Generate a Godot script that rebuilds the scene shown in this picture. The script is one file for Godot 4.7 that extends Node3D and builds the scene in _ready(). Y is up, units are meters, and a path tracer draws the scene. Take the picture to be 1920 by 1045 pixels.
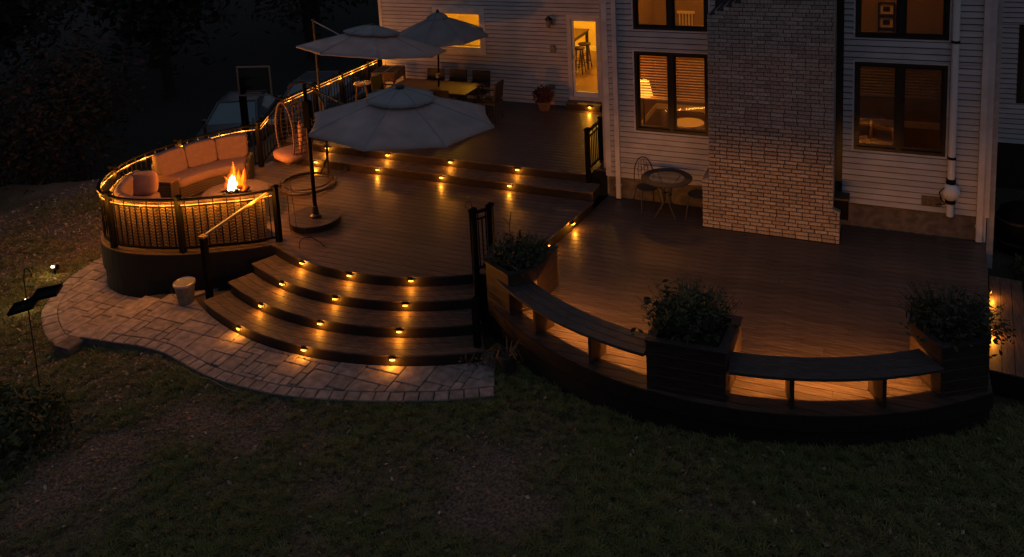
extends Node3D

# ---------------------------------------------------------------- helpers
var rng := RandomNumberGenerator.new()
var taken := {}
var M := {}
var UP := Vector3.UP

func numbered(parent: Node, called: String) -> String:
	var key = str(parent.get_instance_id()) + "/" + called
	var k: int = taken.get(key, 0)
	taken[key] = k + 1
	return called if k == 0 else "%s_%03d" % [called, k]

func v3(a: float, b: float, c: float) -> Vector3:
	return Vector3(a, b, c)

func lin(r: float, g: float, b: float, a := 1.0) -> Color:
	var c := Color(r, g, b, a).linear_to_srgb()
	c.a = a
	return c

func tag(o: Node, label: String, category: String, group := ""):
	o.set_meta("label", label)
	o.set_meta("category", category)
	if group != "":
		o.set_meta("group", group)
	return o

func thing(called: String, label: String, category: String, at := Vector3.ZERO, group := "", turn := 0.0) -> Node3D:
	var o := Node3D.new()
	o.name = numbered(self, called)
	add_child(o)
	o.position = at
	o.rotation.y = turn
	tag(o, label, category, group)
	return o

func place(called: String) -> Node3D:
	var o := Node3D.new()
	o.name = numbered(self, called)
	add_child(o)
	o.set_meta("kind", "structure")
	return o

func mb() -> SurfaceTool:
	var st := SurfaceTool.new()
	st.begin(Mesh.PRIMITIVE_TRIANGLES)
	st.set_smooth_group(-1)
	return st

func shape(st: SurfaceTool, m: Material) -> ArrayMesh:
	st.generate_normals()
	st.set_material(m)
	return st.commit()

func put(called: String, st: SurfaceTool, m: Material, parent: Node = null) -> MeshInstance3D:
	return put_mesh(called, shape(st, m), parent)

func put_mesh(called: String, mesh: Mesh, parent: Node = null) -> MeshInstance3D:
	var p: Node = parent if parent else self
	var o := MeshInstance3D.new()
	o.mesh = mesh
	o.name = numbered(p, called)
	p.add_child(o)
	return o

func group_node(called: String, parent: Node) -> Node3D:
	var o := Node3D.new()
	o.name = numbered(parent, called)
	parent.add_child(o)
	return o

func tri(st: SurfaceTool, a: Vector3, b: Vector3, c: Vector3, n: Vector3):
	if (b - a).cross(c - a).dot(n) > 0.0:
		st.add_vertex(a); st.add_vertex(c); st.add_vertex(b)
	else:
		st.add_vertex(a); st.add_vertex(b); st.add_vertex(c)

func quad(st: SurfaceTool, a: Vector3, b: Vector3, c: Vector3, d: Vector3, n: Vector3):
	tri(st, a, b, c, n)
	tri(st, a, c, d, n)

func box(st: SurfaceTool, c: Vector3, s: Vector3, b := Basis()):
	st.set_smooth_group(-1)
	var x := b.x * s.x * 0.5
	var y := b.y * s.y * 0.5
	var z := b.z * s.z * 0.5
	for k in 3:
		var u := [x, y, z][k] as Vector3
		var p := [y, z, x][k] as Vector3
		var q := [z, x, y][k] as Vector3
		for g in [-1.0, 1.0]:
			var o: Vector3 = c + u * g
			quad(st, o - p - q, o + p - q, o + p + q, o - p + q, u * g)

# a box whose top edges are chamfered
func cbox(st: SurfaceTool, c: Vector3, s: Vector3, ch: float, b := Basis()):
	var lo := s * 0.5
	var p := PackedVector2Array([Vector2(-lo.x, -lo.y), Vector2(lo.x, -lo.y), Vector2(lo.x, lo.y - ch), Vector2(lo.x - ch, lo.y), Vector2(-lo.x + ch, lo.y), Vector2(-lo.x, lo.y - ch)])
	extrude(st, p, c - b.z * lo.z, b.x, b.y, b.z * s.z)

# polygon in the plane (u, v) at o, drawn out along w
func extrude(st: SurfaceTool, p: PackedVector2Array, o: Vector3, u: Vector3, v: Vector3, w: Vector3):
	st.set_smooth_group(-1)
	var n := p.size()
	var area := 0.0
	for i in n:
		area += p[i].cross(p[(i + 1) % n])
	var sgn := 1.0 if area > 0.0 else -1.0
	var ids := Geometry2D.triangulate_polygon(p)
	for i in range(0, ids.size(), 3):
		var a: Vector3 = o + u * p[ids[i]].x + v * p[ids[i]].y
		var b: Vector3 = o + u * p[ids[i + 1]].x + v * p[ids[i + 1]].y
		var c: Vector3 = o + u * p[ids[i + 2]].x + v * p[ids[i + 2]].y
		tri(st, a, b, c, -w)
		tri(st, a + w, b + w, c + w, w)
	for i in n:
		var e := p[(i + 1) % n] - p[i]
		var a: Vector3 = o + u * p[i].x + v * p[i].y
		var b: Vector3 = a + u * e.x + v * e.y
		quad(st, a, b, b + w, a + w, (u * e.y - v * e.x) * sgn)

# flat plan polygon (x, z) between two heights
func slab(st: SurfaceTool, p: PackedVector2Array, y0: float, y1: float):
	extrude(st, p, v3(0, y0, 0), Vector3.RIGHT, Vector3.BACK, v3(0, y1 - y0, 0))

func rect(x0: float, z0: float, x1: float, z1: float) -> PackedVector2Array:
	return PackedVector2Array([Vector2(x0, z0), Vector2(x1, z0), Vector2(x1, z1), Vector2(x0, z1)])

func tube(st: SurfaceTool, pts: Array, r: float, sides := 6, closed := false, r_end := -1.0, squash := 1.0):
	st.set_smooth_group(0)
	var n := pts.size()
	var rings := []
	var t0: Vector3 = (pts[1] - pts[0]).normalized()
	var side := t0.cross(UP)
	if side.length() < 0.05:
		side = t0.cross(Vector3.RIGHT)
	side = side.normalized()
	for i in n:
		var t: Vector3
		if closed:
			t = (pts[(i + 1) % n] - pts[(i - 1 + n) % n]).normalized()
		else:
			t = (pts[mini(i + 1, n - 1)] - pts[maxi(i - 1, 0)]).normalized()
		side = (side - t * side.dot(t)).normalized()
		var up := side.cross(t).normalized()
		var rr := r if r_end < 0.0 else lerpf(r, r_end, float(i) / (n - 1))
		var ring := []
		for k in sides:
			var a := TAU * (k + 0.5) / sides
			ring.append(pts[i] + side * cos(a) * rr + up * sin(a) * rr * squash)
		rings.append(ring)
	var last := n if closed else n - 1
	for i in last:
		var j := (i + 1) % n
		for k in sides:
			var l := (k + 1) % sides
			var mid: Vector3 = (rings[i][k] + rings[i][l]) * 0.5 - pts[i]
			quad(st, rings[i][k], rings[i][l], rings[j][l], rings[j][k], mid)
	if not closed:
		st.set_smooth_group(-1)
		for e in [0, n - 1]:
			var out: Vector3 = (pts[0] - pts[1]) if e == 0 else (pts[n - 1] - pts[n - 2])
			for k in range(1, sides - 1):
				tri(st, rings[e][0], rings[e][k], rings[e][k + 1], out)

func bar(st: SurfaceTool, a: Vector3, b: Vector3, r: float, sides := 6, r_end := -1.0):
	tube(st, [a, b], r, sides, false, r_end)

func lathe(st: SurfaceTool, prof: Array, o: Vector3, segs := 24, smooth := false, lean := Vector3.ZERO):
	var axis_y := 0.0
	for i in prof.size() - 1:
		st.set_smooth_group(0 if smooth else -1)
		var p: Vector2 = prof[i]
		var q: Vector2 = prof[i + 1]
		for k in segs:
			var a := TAU * k / segs
			var b := TAU * (k + 1) / segs
			var da := v3(cos(a), 0, sin(a))
			var db := v3(cos(b), 0, sin(b))
			var n := (da + db) * (q.y - p.y) + UP * (p.x - q.x) * 2.0
			var lp := o + UP * p.y + lean * p.y
			var lq := o + UP * q.y + lean * q.y
			if p.x < 0.0005:
				tri(st, lp, lq + da * q.x, lq + db * q.x, n)
			elif q.x < 0.0005:
				tri(st, lp + da * p.x, lp + db * p.x, lq, n)
			else:
				quad(st, lp + da * p.x, lp + db * p.x, lq + db * q.x, lq + da * q.x, n)

# rounded block: e = 1 is an ellipsoid, smaller is boxier
func cushion(st: SurfaceTool, c: Vector3, half: Vector3, b := Basis(), e := 0.4, nu := 16, nv := 10):
	st.set_smooth_group(0)
	var rings := []
	for j in nv + 1:
		var ph := -PI / 2 + PI * j / nv
		var ring := []
		for i in nu:
			var th := TAU * i / nu
			var cx := _pw(cos(ph), e) * _pw(cos(th), e)
			var cy := _pw(sin(ph), e)
			var cz := _pw(cos(ph), e) * _pw(sin(th), e)
			ring.append(c + b.x * cx * half.x + b.y * cy * half.y + b.z * cz * half.z)
		rings.append(ring)
	for j in nv:
		for i in nu:
			var k := (i + 1) % nu
			var n: Vector3 = (rings[j][i] + rings[j + 1][k]) * 0.5 - c
			quad(st, rings[j][i], rings[j][k], rings[j + 1][k], rings[j + 1][i], n)

func _pw(x: float, e: float) -> float:
	return signf(x) * pow(absf(x), e)

# profile points (out, y) swept along a level path; "out" is to the right of the way
func sweep(st: SurfaceTool, path: Array, prof: Array, closed := false, smooth := false):
	var n := path.size()
	var m := prof.size()
	var rings := []
	var cent := Vector2.ZERO
	for q in prof:
		cent += q / m
	for i in n:
		var t: Vector3
		if closed:
			t = path[(i + 1) % n] - path[(i - 1 + n) % n]
		else:
			t = path[mini(i + 1, n - 1)] - path[maxi(i - 1, 0)]
		var out := v3(-t.z, 0, t.x).normalized()
		var ring := []
		for q in prof:
			ring.append(path[i] + out * q.x + UP * q.y)
		ring.append(path[i] + out * cent.x + UP * cent.y)
		rings.append(ring)
	for i in (n if closed else n - 1):
		var j := (i + 1) % n
		for k in m:
			var l := (k + 1) % m
			st.set_smooth_group(0 if smooth else -1)
			var mid: Vector3 = (rings[i][k] + rings[i][l]) * 0.5 - rings[i][m]
			var e: Vector3 = rings[i][l] - rings[i][k]
			var t: Vector3 = rings[j][k] - rings[i][k]
			var nn := e.cross(t)
			if nn.dot(mid) < 0.0:
				nn = -nn
			quad(st, rings[i][k], rings[i][l], rings[j][l], rings[j][k], nn)
	if not closed:
		st.set_smooth_group(-1)
		for e in [0, n - 1]:
			var out: Vector3 = (path[0] - path[1]) if e == 0 else (path[n - 1] - path[n - 2])
			for k in m:
				tri(st, rings[e][m], rings[e][k], rings[e][(k + 1) % m], out)

func boxprof(x0: float, x1: float, y0: float, y1: float) -> Array:
	return [Vector2(x0, y0), Vector2(x1, y0), Vector2(x1, y1), Vector2(x0, y1)]

func roundprof(x0: float, x1: float, y0: float, y1: float, r: float, k := 3) -> Array:
	var out := []
	var cs := [Vector2(x1 - r, y0 + r), Vector2(x1 - r, y1 - r), Vector2(x0 + r, y1 - r), Vector2(x0 + r, y0 + r)]
	for i in 4:
		for j in k + 1:
			var a := -PI / 2 + PI / 2 * (i + float(j) / k)
			out.append(cs[i] + Vector2(cos(a), sin(a)) * r)
	return out

func arc(c: Vector2, r: float, a0: float, a1: float, y: float, n: int) -> Array:
	var out := []
	for i in n + 1:
		var a := deg_to_rad(lerpf(a0, a1, float(i) / n))
		out.append(v3(c.x + r * cos(a), y, c.y + r * sin(a)))
	return out

func arc2(c: Vector2, r: float, a0: float, a1: float, n: int) -> PackedVector2Array:
	var out := PackedVector2Array()
	for q in arc(c, r, a0, a1, 0.0, n):
		out.append(Vector2(q.x, q.z))
	return out

# a smooth level curve through plan points, resampled at even steps
func curve(pts: Array, y: float, step: float) -> Array:
	var c := Curve3D.new()
	c.bake_interval = 0.02
	for i in pts.size():
		var a: Vector2 = pts[maxi(i - 1, 0)]
		var b: Vector2 = pts[mini(i + 1, pts.size() - 1)]
		var t := v3(b.x - a.x, 0, b.y - a.y) / 6.0
		c.add_point(v3(pts[i].x, 0, pts[i].y), -t, t)
	var total := c.get_baked_length()
	var n := maxi(2, roundi(total / step))
	var out := []
	for i in n + 1:
		out.append(c.sample_baked(total * i / n) + UP * y)
	return out

func raised(path: Array, dy: float) -> Array:
	var out := []
	for q in path:
		out.append(q + UP * dy)
	return out

func offset(path: Array, d: float) -> Array:
	var out := []
	var n := path.size()
	for i in n:
		var t: Vector3 = path[mini(i + 1, n - 1)] - path[maxi(i - 1, 0)]
		out.append(path[i] + v3(-t.z, 0, t.x).normalized() * d)
	return out

func plan(path: Array) -> PackedVector2Array:
	var out := PackedVector2Array()
	for q in path:
		out.append(Vector2(q.x, q.z))
	return out

# ---------------------------------------------------------------- materials
func noise_tex(freq: float, lo: float, hi: float, oct := 4, sd := 1, size := 256, kind := FastNoiseLite.TYPE_SIMPLEX_SMOOTH) -> NoiseTexture2D:
	var n := FastNoiseLite.new()
	n.noise_type = kind
	n.frequency = freq
	n.fractal_octaves = oct
	n.seed = sd
	var g := Gradient.new()
	g.set_color(0, Color(lo, lo, lo))
	g.set_color(1, Color(hi, hi, hi))
	var t := NoiseTexture2D.new()
	t.width = size
	t.height = size
	t.seamless = true
	t.noise = n
	t.color_ramp = g
	return t

func mat(c: Color, rough := 0.8, tex: Texture2D = null, scale := Vector3.ONE, bump: Texture2D = null, bump_cm := 0.3) -> StandardMaterial3D:
	var m := StandardMaterial3D.new()
	m.albedo_color = c
	m.roughness = rough
	if tex:
		m.albedo_texture = tex
	if bump:
		m.heightmap_enabled = true
		m.heightmap_texture = bump
		m.heightmap_scale = bump_cm
	if tex or bump:
		m.uv1_triplanar = true
		m.uv1_world_triplanar = true
		m.uv1_scale = scale
	return m

func glow(c: Color, k: float) -> StandardMaterial3D:
	var m := mat(lin(0.5, 0.4, 0.3), 0.6)
	m.emission_enabled = true
	m.emission = c
	m.emission_energy_multiplier = k
	return m

func pane_mat(a: float, metal := 0.0, c := Color(0.9, 0.9, 0.9)) -> StandardMaterial3D:
	var m := StandardMaterial3D.new()
	m.albedo_color = Color(c.r, c.g, c.b, a)
	m.transparency = BaseMaterial3D.TRANSPARENCY_ALPHA
	m.roughness = 0.03
	m.metallic = metal
	m.metallic_specular = 0.6
	return m

func weave_tex(size := 64) -> ImageTexture:
	var im := Image.create(size, size, false, Image.FORMAT_RGB8)
	for y in size:
		for x in size:
			var ph := y / 64.0 * 6.0 + 0.22 * sin(TAU * x / 32.0)
			var strand := int(floor(ph))
			var fy = ph - floor(ph)
			var cross := 0.72 + 0.28 * sin(TAU * (x / 32.0 + (0.5 if strand % 2 == 0 else 0.0)))
			var h := (0.12 + 0.88 * pow(sin(PI * fy), 0.8)) * cross
			im.set_pixel(x, y, Color(h, h, h))
	return ImageTexture.create_from_image(im)

func make_materials():
	var grain := noise_tex(0.03, 0.42, 1.0, 5, 3)
	var mottle := noise_tex(0.012, 0.86, 1.0, 5, 5)
	var blotch := noise_tex(0.016, 0.68, 1.0, 6, 8)
	var fine := noise_tex(0.12, 0.0, 1.0, 3, 9)
	var weave := weave_tex()
	M.fine = fine
	# decking: four tones of one brown composite board, grain along x
	M.deck = []
	for k in [1.0, 0.86, 1.14, 0.95, 1.06]:
		var m := mat(lin(0.146 * k, 0.107 * k, 0.091 * k), 0.45, grain, v3(0.3, 7.0, 7.0), grain, 0.12)
		M.deck.append(m)
	M.deck_z = mat(lin(0.15, 0.104, 0.084), 0.47, grain, v3(7.0, 7.0, 0.3), grain, 0.12)
	M.tread = []
	for k in [1.0, 0.9, 1.1]:
		M.tread.append(mat(lin(0.175 * k, 0.118 * k, 0.09 * k), 0.62, grain, v3(0.5, 4.0, 5.0), grain, 0.12))
	M.fascia = mat(lin(0.030, 0.019, 0.014), 0.55, grain, v3(0.4, 6.0, 0.4))
	M.skirt = mat(lin(0.007, 0.0045, 0.004), 0.8, grain, v3(5.0, 0.4, 5.0))
	M.bench = mat(lin(0.085, 0.076, 0.076), 0.5, grain, v3(0.5, 5.0, 5.0), grain, 0.12)
	M.planter = mat(lin(0.062, 0.036, 0.025), 0.55, grain, v3(0.4, 7.0, 0.4), grain, 0.12)
	M.planter_cap = mat(lin(0.05, 0.042, 0.042), 0.5, grain, v3(3.0, 3.0, 3.0))
	M.soil = mat(lin(0.03, 0.02, 0.013), 1.0, blotch, v3(3, 3, 3), fine, 1.5)
	M.black = mat(lin(0.007, 0.0065, 0.0065), 0.5)
	M.black.metallic_specular = 0.12
	M.black_wood = mat(lin(0.016, 0.013, 0.012), 0.5)
	M.iron = mat(lin(0.02, 0.019, 0.02), 0.5)
	M.bronze = mat(lin(0.016, 0.012, 0.010), 0.42)
	# house
	M.siding = []
	for k in [1.0, 0.955, 1.03]:
		M.siding.append(mat(lin(0.50 * k, 0.485 * k, 0.495 * k), 0.55, mottle, v3(0.5, 1.6, 0.5)))
	M.trim = mat(lin(0.60, 0.59, 0.61), 0.5, mottle, v3(0.7, 0.7, 0.7))
	M.white = mat(lin(0.72, 0.72, 0.74), 0.45)
	M.backing = mat(lin(0.05, 0.048, 0.05), 0.9)  # kept dark to read as shade in the gaps between siding boards
	M.foundation = mat(lin(0.20, 0.165, 0.135), 0.95, blotch, v3(1.2, 1.2, 1.2), fine, 0.6)
	M.brick = []
	for c in [[0.48, 0.405, 0.36], [0.45, 0.375, 0.335], [0.52, 0.445, 0.40], [0.40, 0.325, 0.285], [0.47, 0.39, 0.34], [0.54, 0.475, 0.44]]:
		M.brick.append(mat(lin(c[0], c[1], c[2]), 0.92, blotch, v3(5, 5, 5), fine, 0.35))
	M.brick_far = mat(Color.WHITE, 0.92, blotch, v3(5, 5, 5))
	M.brick_far.vertex_color_use_as_albedo = true
	M.mortar = mat(lin(0.045, 0.038, 0.034), 1.0, blotch, v3(4, 4, 4))
	M.roof = mat(lin(0.05, 0.05, 0.055), 0.95, blotch, v3(1.5, 1.5, 1.5))
	M.pane = pane_mat(0.02)
	M.mirror_pane = pane_mat(0.0)
	M.room = mat(lin(0.66, 0.52, 0.28), 0.9)
	M.room_dim = mat(lin(0.42, 0.24, 0.10), 0.9)
	M.room_dark = mat(lin(0.26, 0.205, 0.13), 0.9)
	M.floor_wood = mat(lin(0.42, 0.22, 0.09), 0.3, grain, v3(5.0, 5.0, 0.5))
	M.floor_dark = mat(lin(0.14, 0.085, 0.045), 0.4, grain, v3(5.0, 5.0, 0.5))
	M.baseboard = mat(lin(0.75, 0.7, 0.55), 0.5)
	M.dark_wood = mat(lin(0.075, 0.028, 0.012), 0.4, grain, v3(3, 0.6, 3))
	M.blind = mat(lin(0.72, 0.55, 0.34), 0.5)
	M.blind.backlight_enabled = true
	M.blind.backlight = lin(0.3, 0.2, 0.1)
	M.blind_dark = mat(lin(0.10, 0.065, 0.04), 0.6)
	# ground
	M.paver = []
	for c in [[0.36, 0.30, 0.275], [0.33, 0.275, 0.25], [0.39, 0.325, 0.295], [0.345, 0.29, 0.27], [0.31, 0.26, 0.235]]:
		M.paver.append(mat(lin(c[0], c[1], c[2]), 0.9, blotch, v3(1.3, 1.3, 1.3), fine, 0.2))
	M.joint = mat(lin(0.06, 0.05, 0.042), 1.0, blotch, v3(6, 6, 6))
	M.stone_edge = mat(lin(0.15, 0.12, 0.105), 0.92, blotch, v3(1.5, 1.5, 1.5), fine, 0.4)
	M.lawn = mat(lin(1, 1, 1), 1.0, noise_tex(0.05, 0.3, 1.0, 5, 21, 512), v3(0.7, 0.7, 0.7), fine, 3.0)
	M.lawn.vertex_color_use_as_albedo = true
	M.concrete = mat(lin(0.42, 0.41, 0.43), 0.9, blotch, v3(0.6, 0.6, 0.6))
	M.blade = mat(Color.WHITE, 0.85)
	M.blade.vertex_color_use_as_albedo = true
	M.leaf = mat(Color.WHITE, 0.75)
	M.leaf.vertex_color_use_as_albedo = true
	M.leaf.backlight_enabled = true
	M.leaf.backlight = lin(0.25, 0.25, 0.25)
	M.bark = mat(lin(0.05, 0.038, 0.03), 0.95, grain, v3(5, 0.7, 5), grain, 1.2)
	# furnishings
	M.canvas = mat(lin(0.31, 0.315, 0.325), 0.95, noise_tex(0.01, 0.82, 1.0, 4, 31), v3(0.6, 0.6, 0.6), fine, 0.08)
	M.canvas.backlight_enabled = true
	M.canvas.backlight = lin(0.18, 0.17, 0.16)
	M.canvas_dark = mat(lin(0.23, 0.235, 0.245), 0.95, noise_tex(0.01, 0.82, 1.0, 4, 33), v3(0.6, 0.6, 0.6), fine, 0.08)
	M.canvas_dark.backlight_enabled = true
	M.canvas_dark.backlight = lin(0.15, 0.14, 0.13)
	M.wicker = mat(lin(0.25, 0.16, 0.115), 0.5, weave, v3(6.0, 6.0, 6.0), weave, 1.2)
	M.wicker_dark = mat(lin(0.075, 0.048, 0.035), 0.5, weave, v3(6.0, 6.0, 6.0), weave, 1.2)
	M.fabric = mat(lin(0.165, 0.110, 0.096), 0.95, mottle, v3(3, 3, 3), fine, 0.15)
	M.piping = mat(lin(0.13, 0.08, 0.06), 0.95)
	M.pillow = mat(lin(0.26, 0.16, 0.125), 0.95, mottle, v3(3, 3, 3), fine, 0.2)
	M.slate = mat(lin(0.05, 0.042, 0.041), 0.55, blotch, v3(2.5, 2.5, 2.5))
	M.table_top = mat(lin(0.20, 0.075, 0.045), 0.5, grain, v3(0.5, 5, 5))
	M.oak = mat(lin(0.33, 0.17, 0.065), 0.5, grain, v3(5, 0.6, 0.6))
	M.log = mat(lin(0.09, 0.04, 0.02), 0.9, blotch, v3(6, 6, 6), fine, 0.6)
	M.steel = mat(lin(0.35, 0.35, 0.36), 0.35)
	M.steel.metallic = 0.6
	M.pvc = mat(lin(0.62, 0.64, 0.68), 0.45)
	M.galv = mat(lin(0.22, 0.205, 0.195), 0.5, blotch, v3(4, 4, 4))
	M.glass_top = pane_mat(0.35, 0.08, Color(0.35, 0.38, 0.36))
	M.car_paint = mat(lin(0.012, 0.018, 0.03), 0.22)
	M.car_paint.clearcoat_enabled = true
	M.car_paint.clearcoat = 0.8
	M.car_glass = mat(lin(0.03, 0.05, 0.06), 0.06)
	M.car_glass.metallic = 0.4
	M.car_glass.albedo_color = lin(0.10, 0.16, 0.19)
	M.rubber = mat(lin(0.012, 0.012, 0.012), 0.8)
	M.lens = mat(lin(0.5, 0.5, 0.5), 0.15)
	M.terracotta = mat(lin(0.22, 0.15, 0.10), 0.85, blotch, v3(4, 4, 4))
	M.amber = glow(Color(1.0, 0.64, 0.20), 3.0)
	M.rope = glow(Color(1.0, 0.62, 0.16), 1.05)
	M.handrail_glow = glow(Color(1.0, 0.66, 0.22), 0.38)  # painted glow that makes the stair handrail look lit
	M.strip = glow(Color(1.0, 0.5, 0.12), 2.0)
	M.bulb = glow(Color(1.0, 0.72, 0.35), 3.5)
	M.solar = glow(Color(1.0, 0.95, 0.85), 3.0)

# ---------------------------------------------------------------- scene
const SC := Vector2(-3.09, 0.45)      # centre of the curved front steps
const BC := Vector2(2.7, 0.78)        # centre of the curved lower deck
const RAIL := [Vector2(-4.80, 3.90), Vector2(-5.14, 4.20), Vector2(-5.58, 4.46), Vector2(-6.15, 4.77), Vector2(-6.88, 4.98), Vector2(-7.52, 5.0), Vector2(-8.06, 4.74), Vector2(-8.5, 4.12), Vector2(-8.68, 3.35), Vector2(-8.5, 2.43), Vector2(-8.06, 1.45), Vector2(-7.62, 1.02)]
var fire_at := v3(-6.45, 0.62, 3.1)
var main_poly := PackedVector2Array()
var low_poly := PackedVector2Array()
var patio_poly := PackedVector2Array()
var walk_poly := PackedVector2Array()

func _ready():
	rng.seed = 20
	var cam := Camera3D.new()
	cam.name = "camera"
	add_child(cam)
	cam.transform = Transform3D(Basis(v3(0.9180018, -0.04781236, -0.39368346), v3(-0.01581271, 0.98750322, -0.15680352), v3(0.39626083, 0.15017112, 0.9057737)), v3(4.5403, 6.5, 14.5646))
	cam.near = 0.1
	cam.far = 400.0
	cam.projection = Camera3D.PROJECTION_FRUSTUM
	cam.size = 0.1 * 1045.0 / 1532.53
	cam.frustum_offset = Vector2(0.0, -0.1 * 544.27 / 1532.53)
	cam.current = true
	var env := Environment.new()
	env.background_mode = Environment.BG_SKY
	var sm := ProceduralSkyMaterial.new()
	sm.sky_top_color = lin(0.086, 0.097, 0.126)
	sm.sky_horizon_color = lin(0.098, 0.102, 0.118)
	sm.sky_curve = 0.2
	sm.ground_bottom_color = lin(0.006, 0.006, 0.006)
	sm.ground_horizon_color = lin(0.012, 0.012, 0.012)
	var sky := Sky.new()
	sky.sky_material = sm
	env.sky = sky
	env.background_energy_multiplier = 1.0
	env.tonemap_mode = Environment.TONE_MAPPER_LINEAR
	env.tonemap_exposure = 1.0
	env.sdfgi_enabled = true
	env.ssao_enabled = true
	env.ssil_enabled = true
	var we := WorldEnvironment.new()
	we.name = "dusk_environment"
	we.environment = env
	add_child(we)
	var sun := DirectionalLight3D.new()
	sun.name = "afterglow"
	sun.light_energy = 0.02
	sun.light_color = Color(0.75, 0.82, 1.0)
	sun.light_angular_distance = 40.0
	sun.shadow_enabled = true
	sun.sky_mode = DirectionalLight3D.SKY_MODE_LIGHT_ONLY
	sun.rotation_degrees = v3(-48, 28, 0)
	add_child(sun)
	make_materials()
	plan_outlines()
	build_ground()
	build_patio()
	build_decks()
	build_steps()
	build_house()
	build_chimney()
	build_rooms()
	build_wall_fittings()
	build_rails()
	build_benches()
	build_umbrellas()
	build_fire_area()
	build_swing_chair()
	build_dining()
	build_bistro()
	build_garden_things()
	build_yard()
	build_step_lights()
	build_vegetation()

func plan_outlines():
	var p := PackedVector2Array()
	p.append(Vector2(-0.06, 0.69))
	p.append(Vector2(-7.62, 0.69))
	var rim := offset(curve(RAIL, 0.0, 0.15), -0.07)
	rim.reverse()
	for q in rim:
		if q.z > 0.9 and not (q.x > -5.0 and q.z < 4.0):
			p.append(Vector2(q.x, q.z))
	p.append_array(arc2(SC, 3.99, 115.0, 58.8, 40))
	p.append(Vector2(-0.55, 3.74))
	p.append(Vector2(-0.36, 2.60))
	p.append(Vector2(-0.19, 1.57))
	main_poly = p
	var l := PackedVector2Array([Vector2(-0.02, 0.03)])
	for q in [Vector2(-0.17, 1.57), Vector2(-0.34, 2.60), Vector2(-0.53, 3.74)]:
		l.append(q)
	l.append_array(arc2(BC, 4.78, 133.5, 46.0, 50))
	l.append(Vector2(6.04, 3.6))
	l.append(Vector2(6.36, 0.9))
	l.append(Vector2(6.42, 0.03))
	low_poly = l

func soft(a: float, b: float, x: float) -> float:
	return smoothstep(a, b, x)

func height_at(x: float, z: float) -> float:
	var y := -0.70 + 0.125 * soft(-6.9, -4.6, x) * soft(3.0, 5.0, z) + 0.14 * soft(-0.5, 4.0, x)
	var k := soft(2.5, -1.5, z)
	y -= 1.05 * soft(lerpf(-15.0, -10.4, k), lerpf(-17.5, -12.4, k), x)
	y -= 0.55 * soft(-11.8, -14.0, x) * k
	y -= 0.10 * soft(-14.0, -30.0, x)
	y -= 0.05 * soft(6.5, 10.0, z)
	y += 1.2 * soft(-14.0, -60.0, z) * soft(0.0, -40.0, x)
	y += 0.05 * soft(3.0, 9.0, x)
	return y

var patch := FastNoiseLite.new()
var patch2 := FastNoiseLite.new()

func bare_at(x: float, z: float) -> float:
	# how bare the lawn is: 0 grass .. 1 soil
	var b := patch.get_noise_2d(x * 10.0, z * 10.0) * 0.9 + patch2.get_noise_2d(x * 10.0, z * 10.0) * 0.45
	b += 0.95 * exp(-(pow(x - 0.9, 2) + pow((z - 7.0) * 1.3, 2)) / 0.9)
	b += 0.95 * exp(-(pow(x + 1.2, 2) + pow((z - 7.7) * 1.5, 2)) / 0.5)
	b += 0.9 * exp(-(pow(x + 3.9, 2) + pow((z - 8.6) * 1.2, 2)) / 0.8)
	b += 0.5 * exp(-(pow(x + 3.6, 2) + pow((z - 7.2) * 1.6, 2)) / 0.8)
	b += 0.55 * soft(-8.6, -10.0, x) * soft(-6.0, 0.0, z)
	b += 0.4 * soft(0.9, 0.25, absf(z - 6.9)) * soft(-7.0, -5.0, x) * soft(-0.5, -4.0, x) * 0.6
	return clampf(b * 1.2, 0.0, 1.0)

func build_ground():
	patch.seed = 4
	patch.frequency = 0.05
	patch2.seed = 5
	patch2.frequency = 0.19
	var xs := []
	var zs := []
	var x := -150.0
	while x < 90.0:
		xs.append(x)
		x += 0.25 if x > -14.0 and x < 9.0 else (0.8 if x >= -26.0 and x < 14.0 else 8.0)
	var z := -160.0
	while z < 60.0:
		zs.append(z)
		z += 0.25 if z > -3.0 and z < 11.0 else (0.8 if z >= -24.0 and z < 14.0 else 8.0)
	var st := SurfaceTool.new()
	st.begin(Mesh.PRIMITIVE_TRIANGLES)
	st.set_smooth_group(0)
	for gx in xs:
		for gz in zs:
			var b := bare_at(gx, gz)
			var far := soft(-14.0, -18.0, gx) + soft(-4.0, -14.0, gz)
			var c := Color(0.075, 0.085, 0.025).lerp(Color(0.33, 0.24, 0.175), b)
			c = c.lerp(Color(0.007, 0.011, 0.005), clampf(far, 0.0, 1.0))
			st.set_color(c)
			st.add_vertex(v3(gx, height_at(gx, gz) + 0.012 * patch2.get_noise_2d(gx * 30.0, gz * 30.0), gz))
	var nz := zs.size()
	for i in xs.size() - 1:
		for j in nz - 1:
			var a := i * nz + j
			for k in [a, a + nz, a + nz + 1, a, a + nz + 1, a + 1]:
				st.add_index(k)
	var g := put("lawn", st, M.lawn)
	g.set_meta("kind", "structure")

func joints(a: float, b: float, lo: float, hi: float) -> Array:
	var out := [a]
	var x := a + rng.randf_range(0.4, hi)
	while x < b - 0.4:
		out.append(x)
		x += rng.randf_range(lo, hi)
	out.append(b)
	return out

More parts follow.
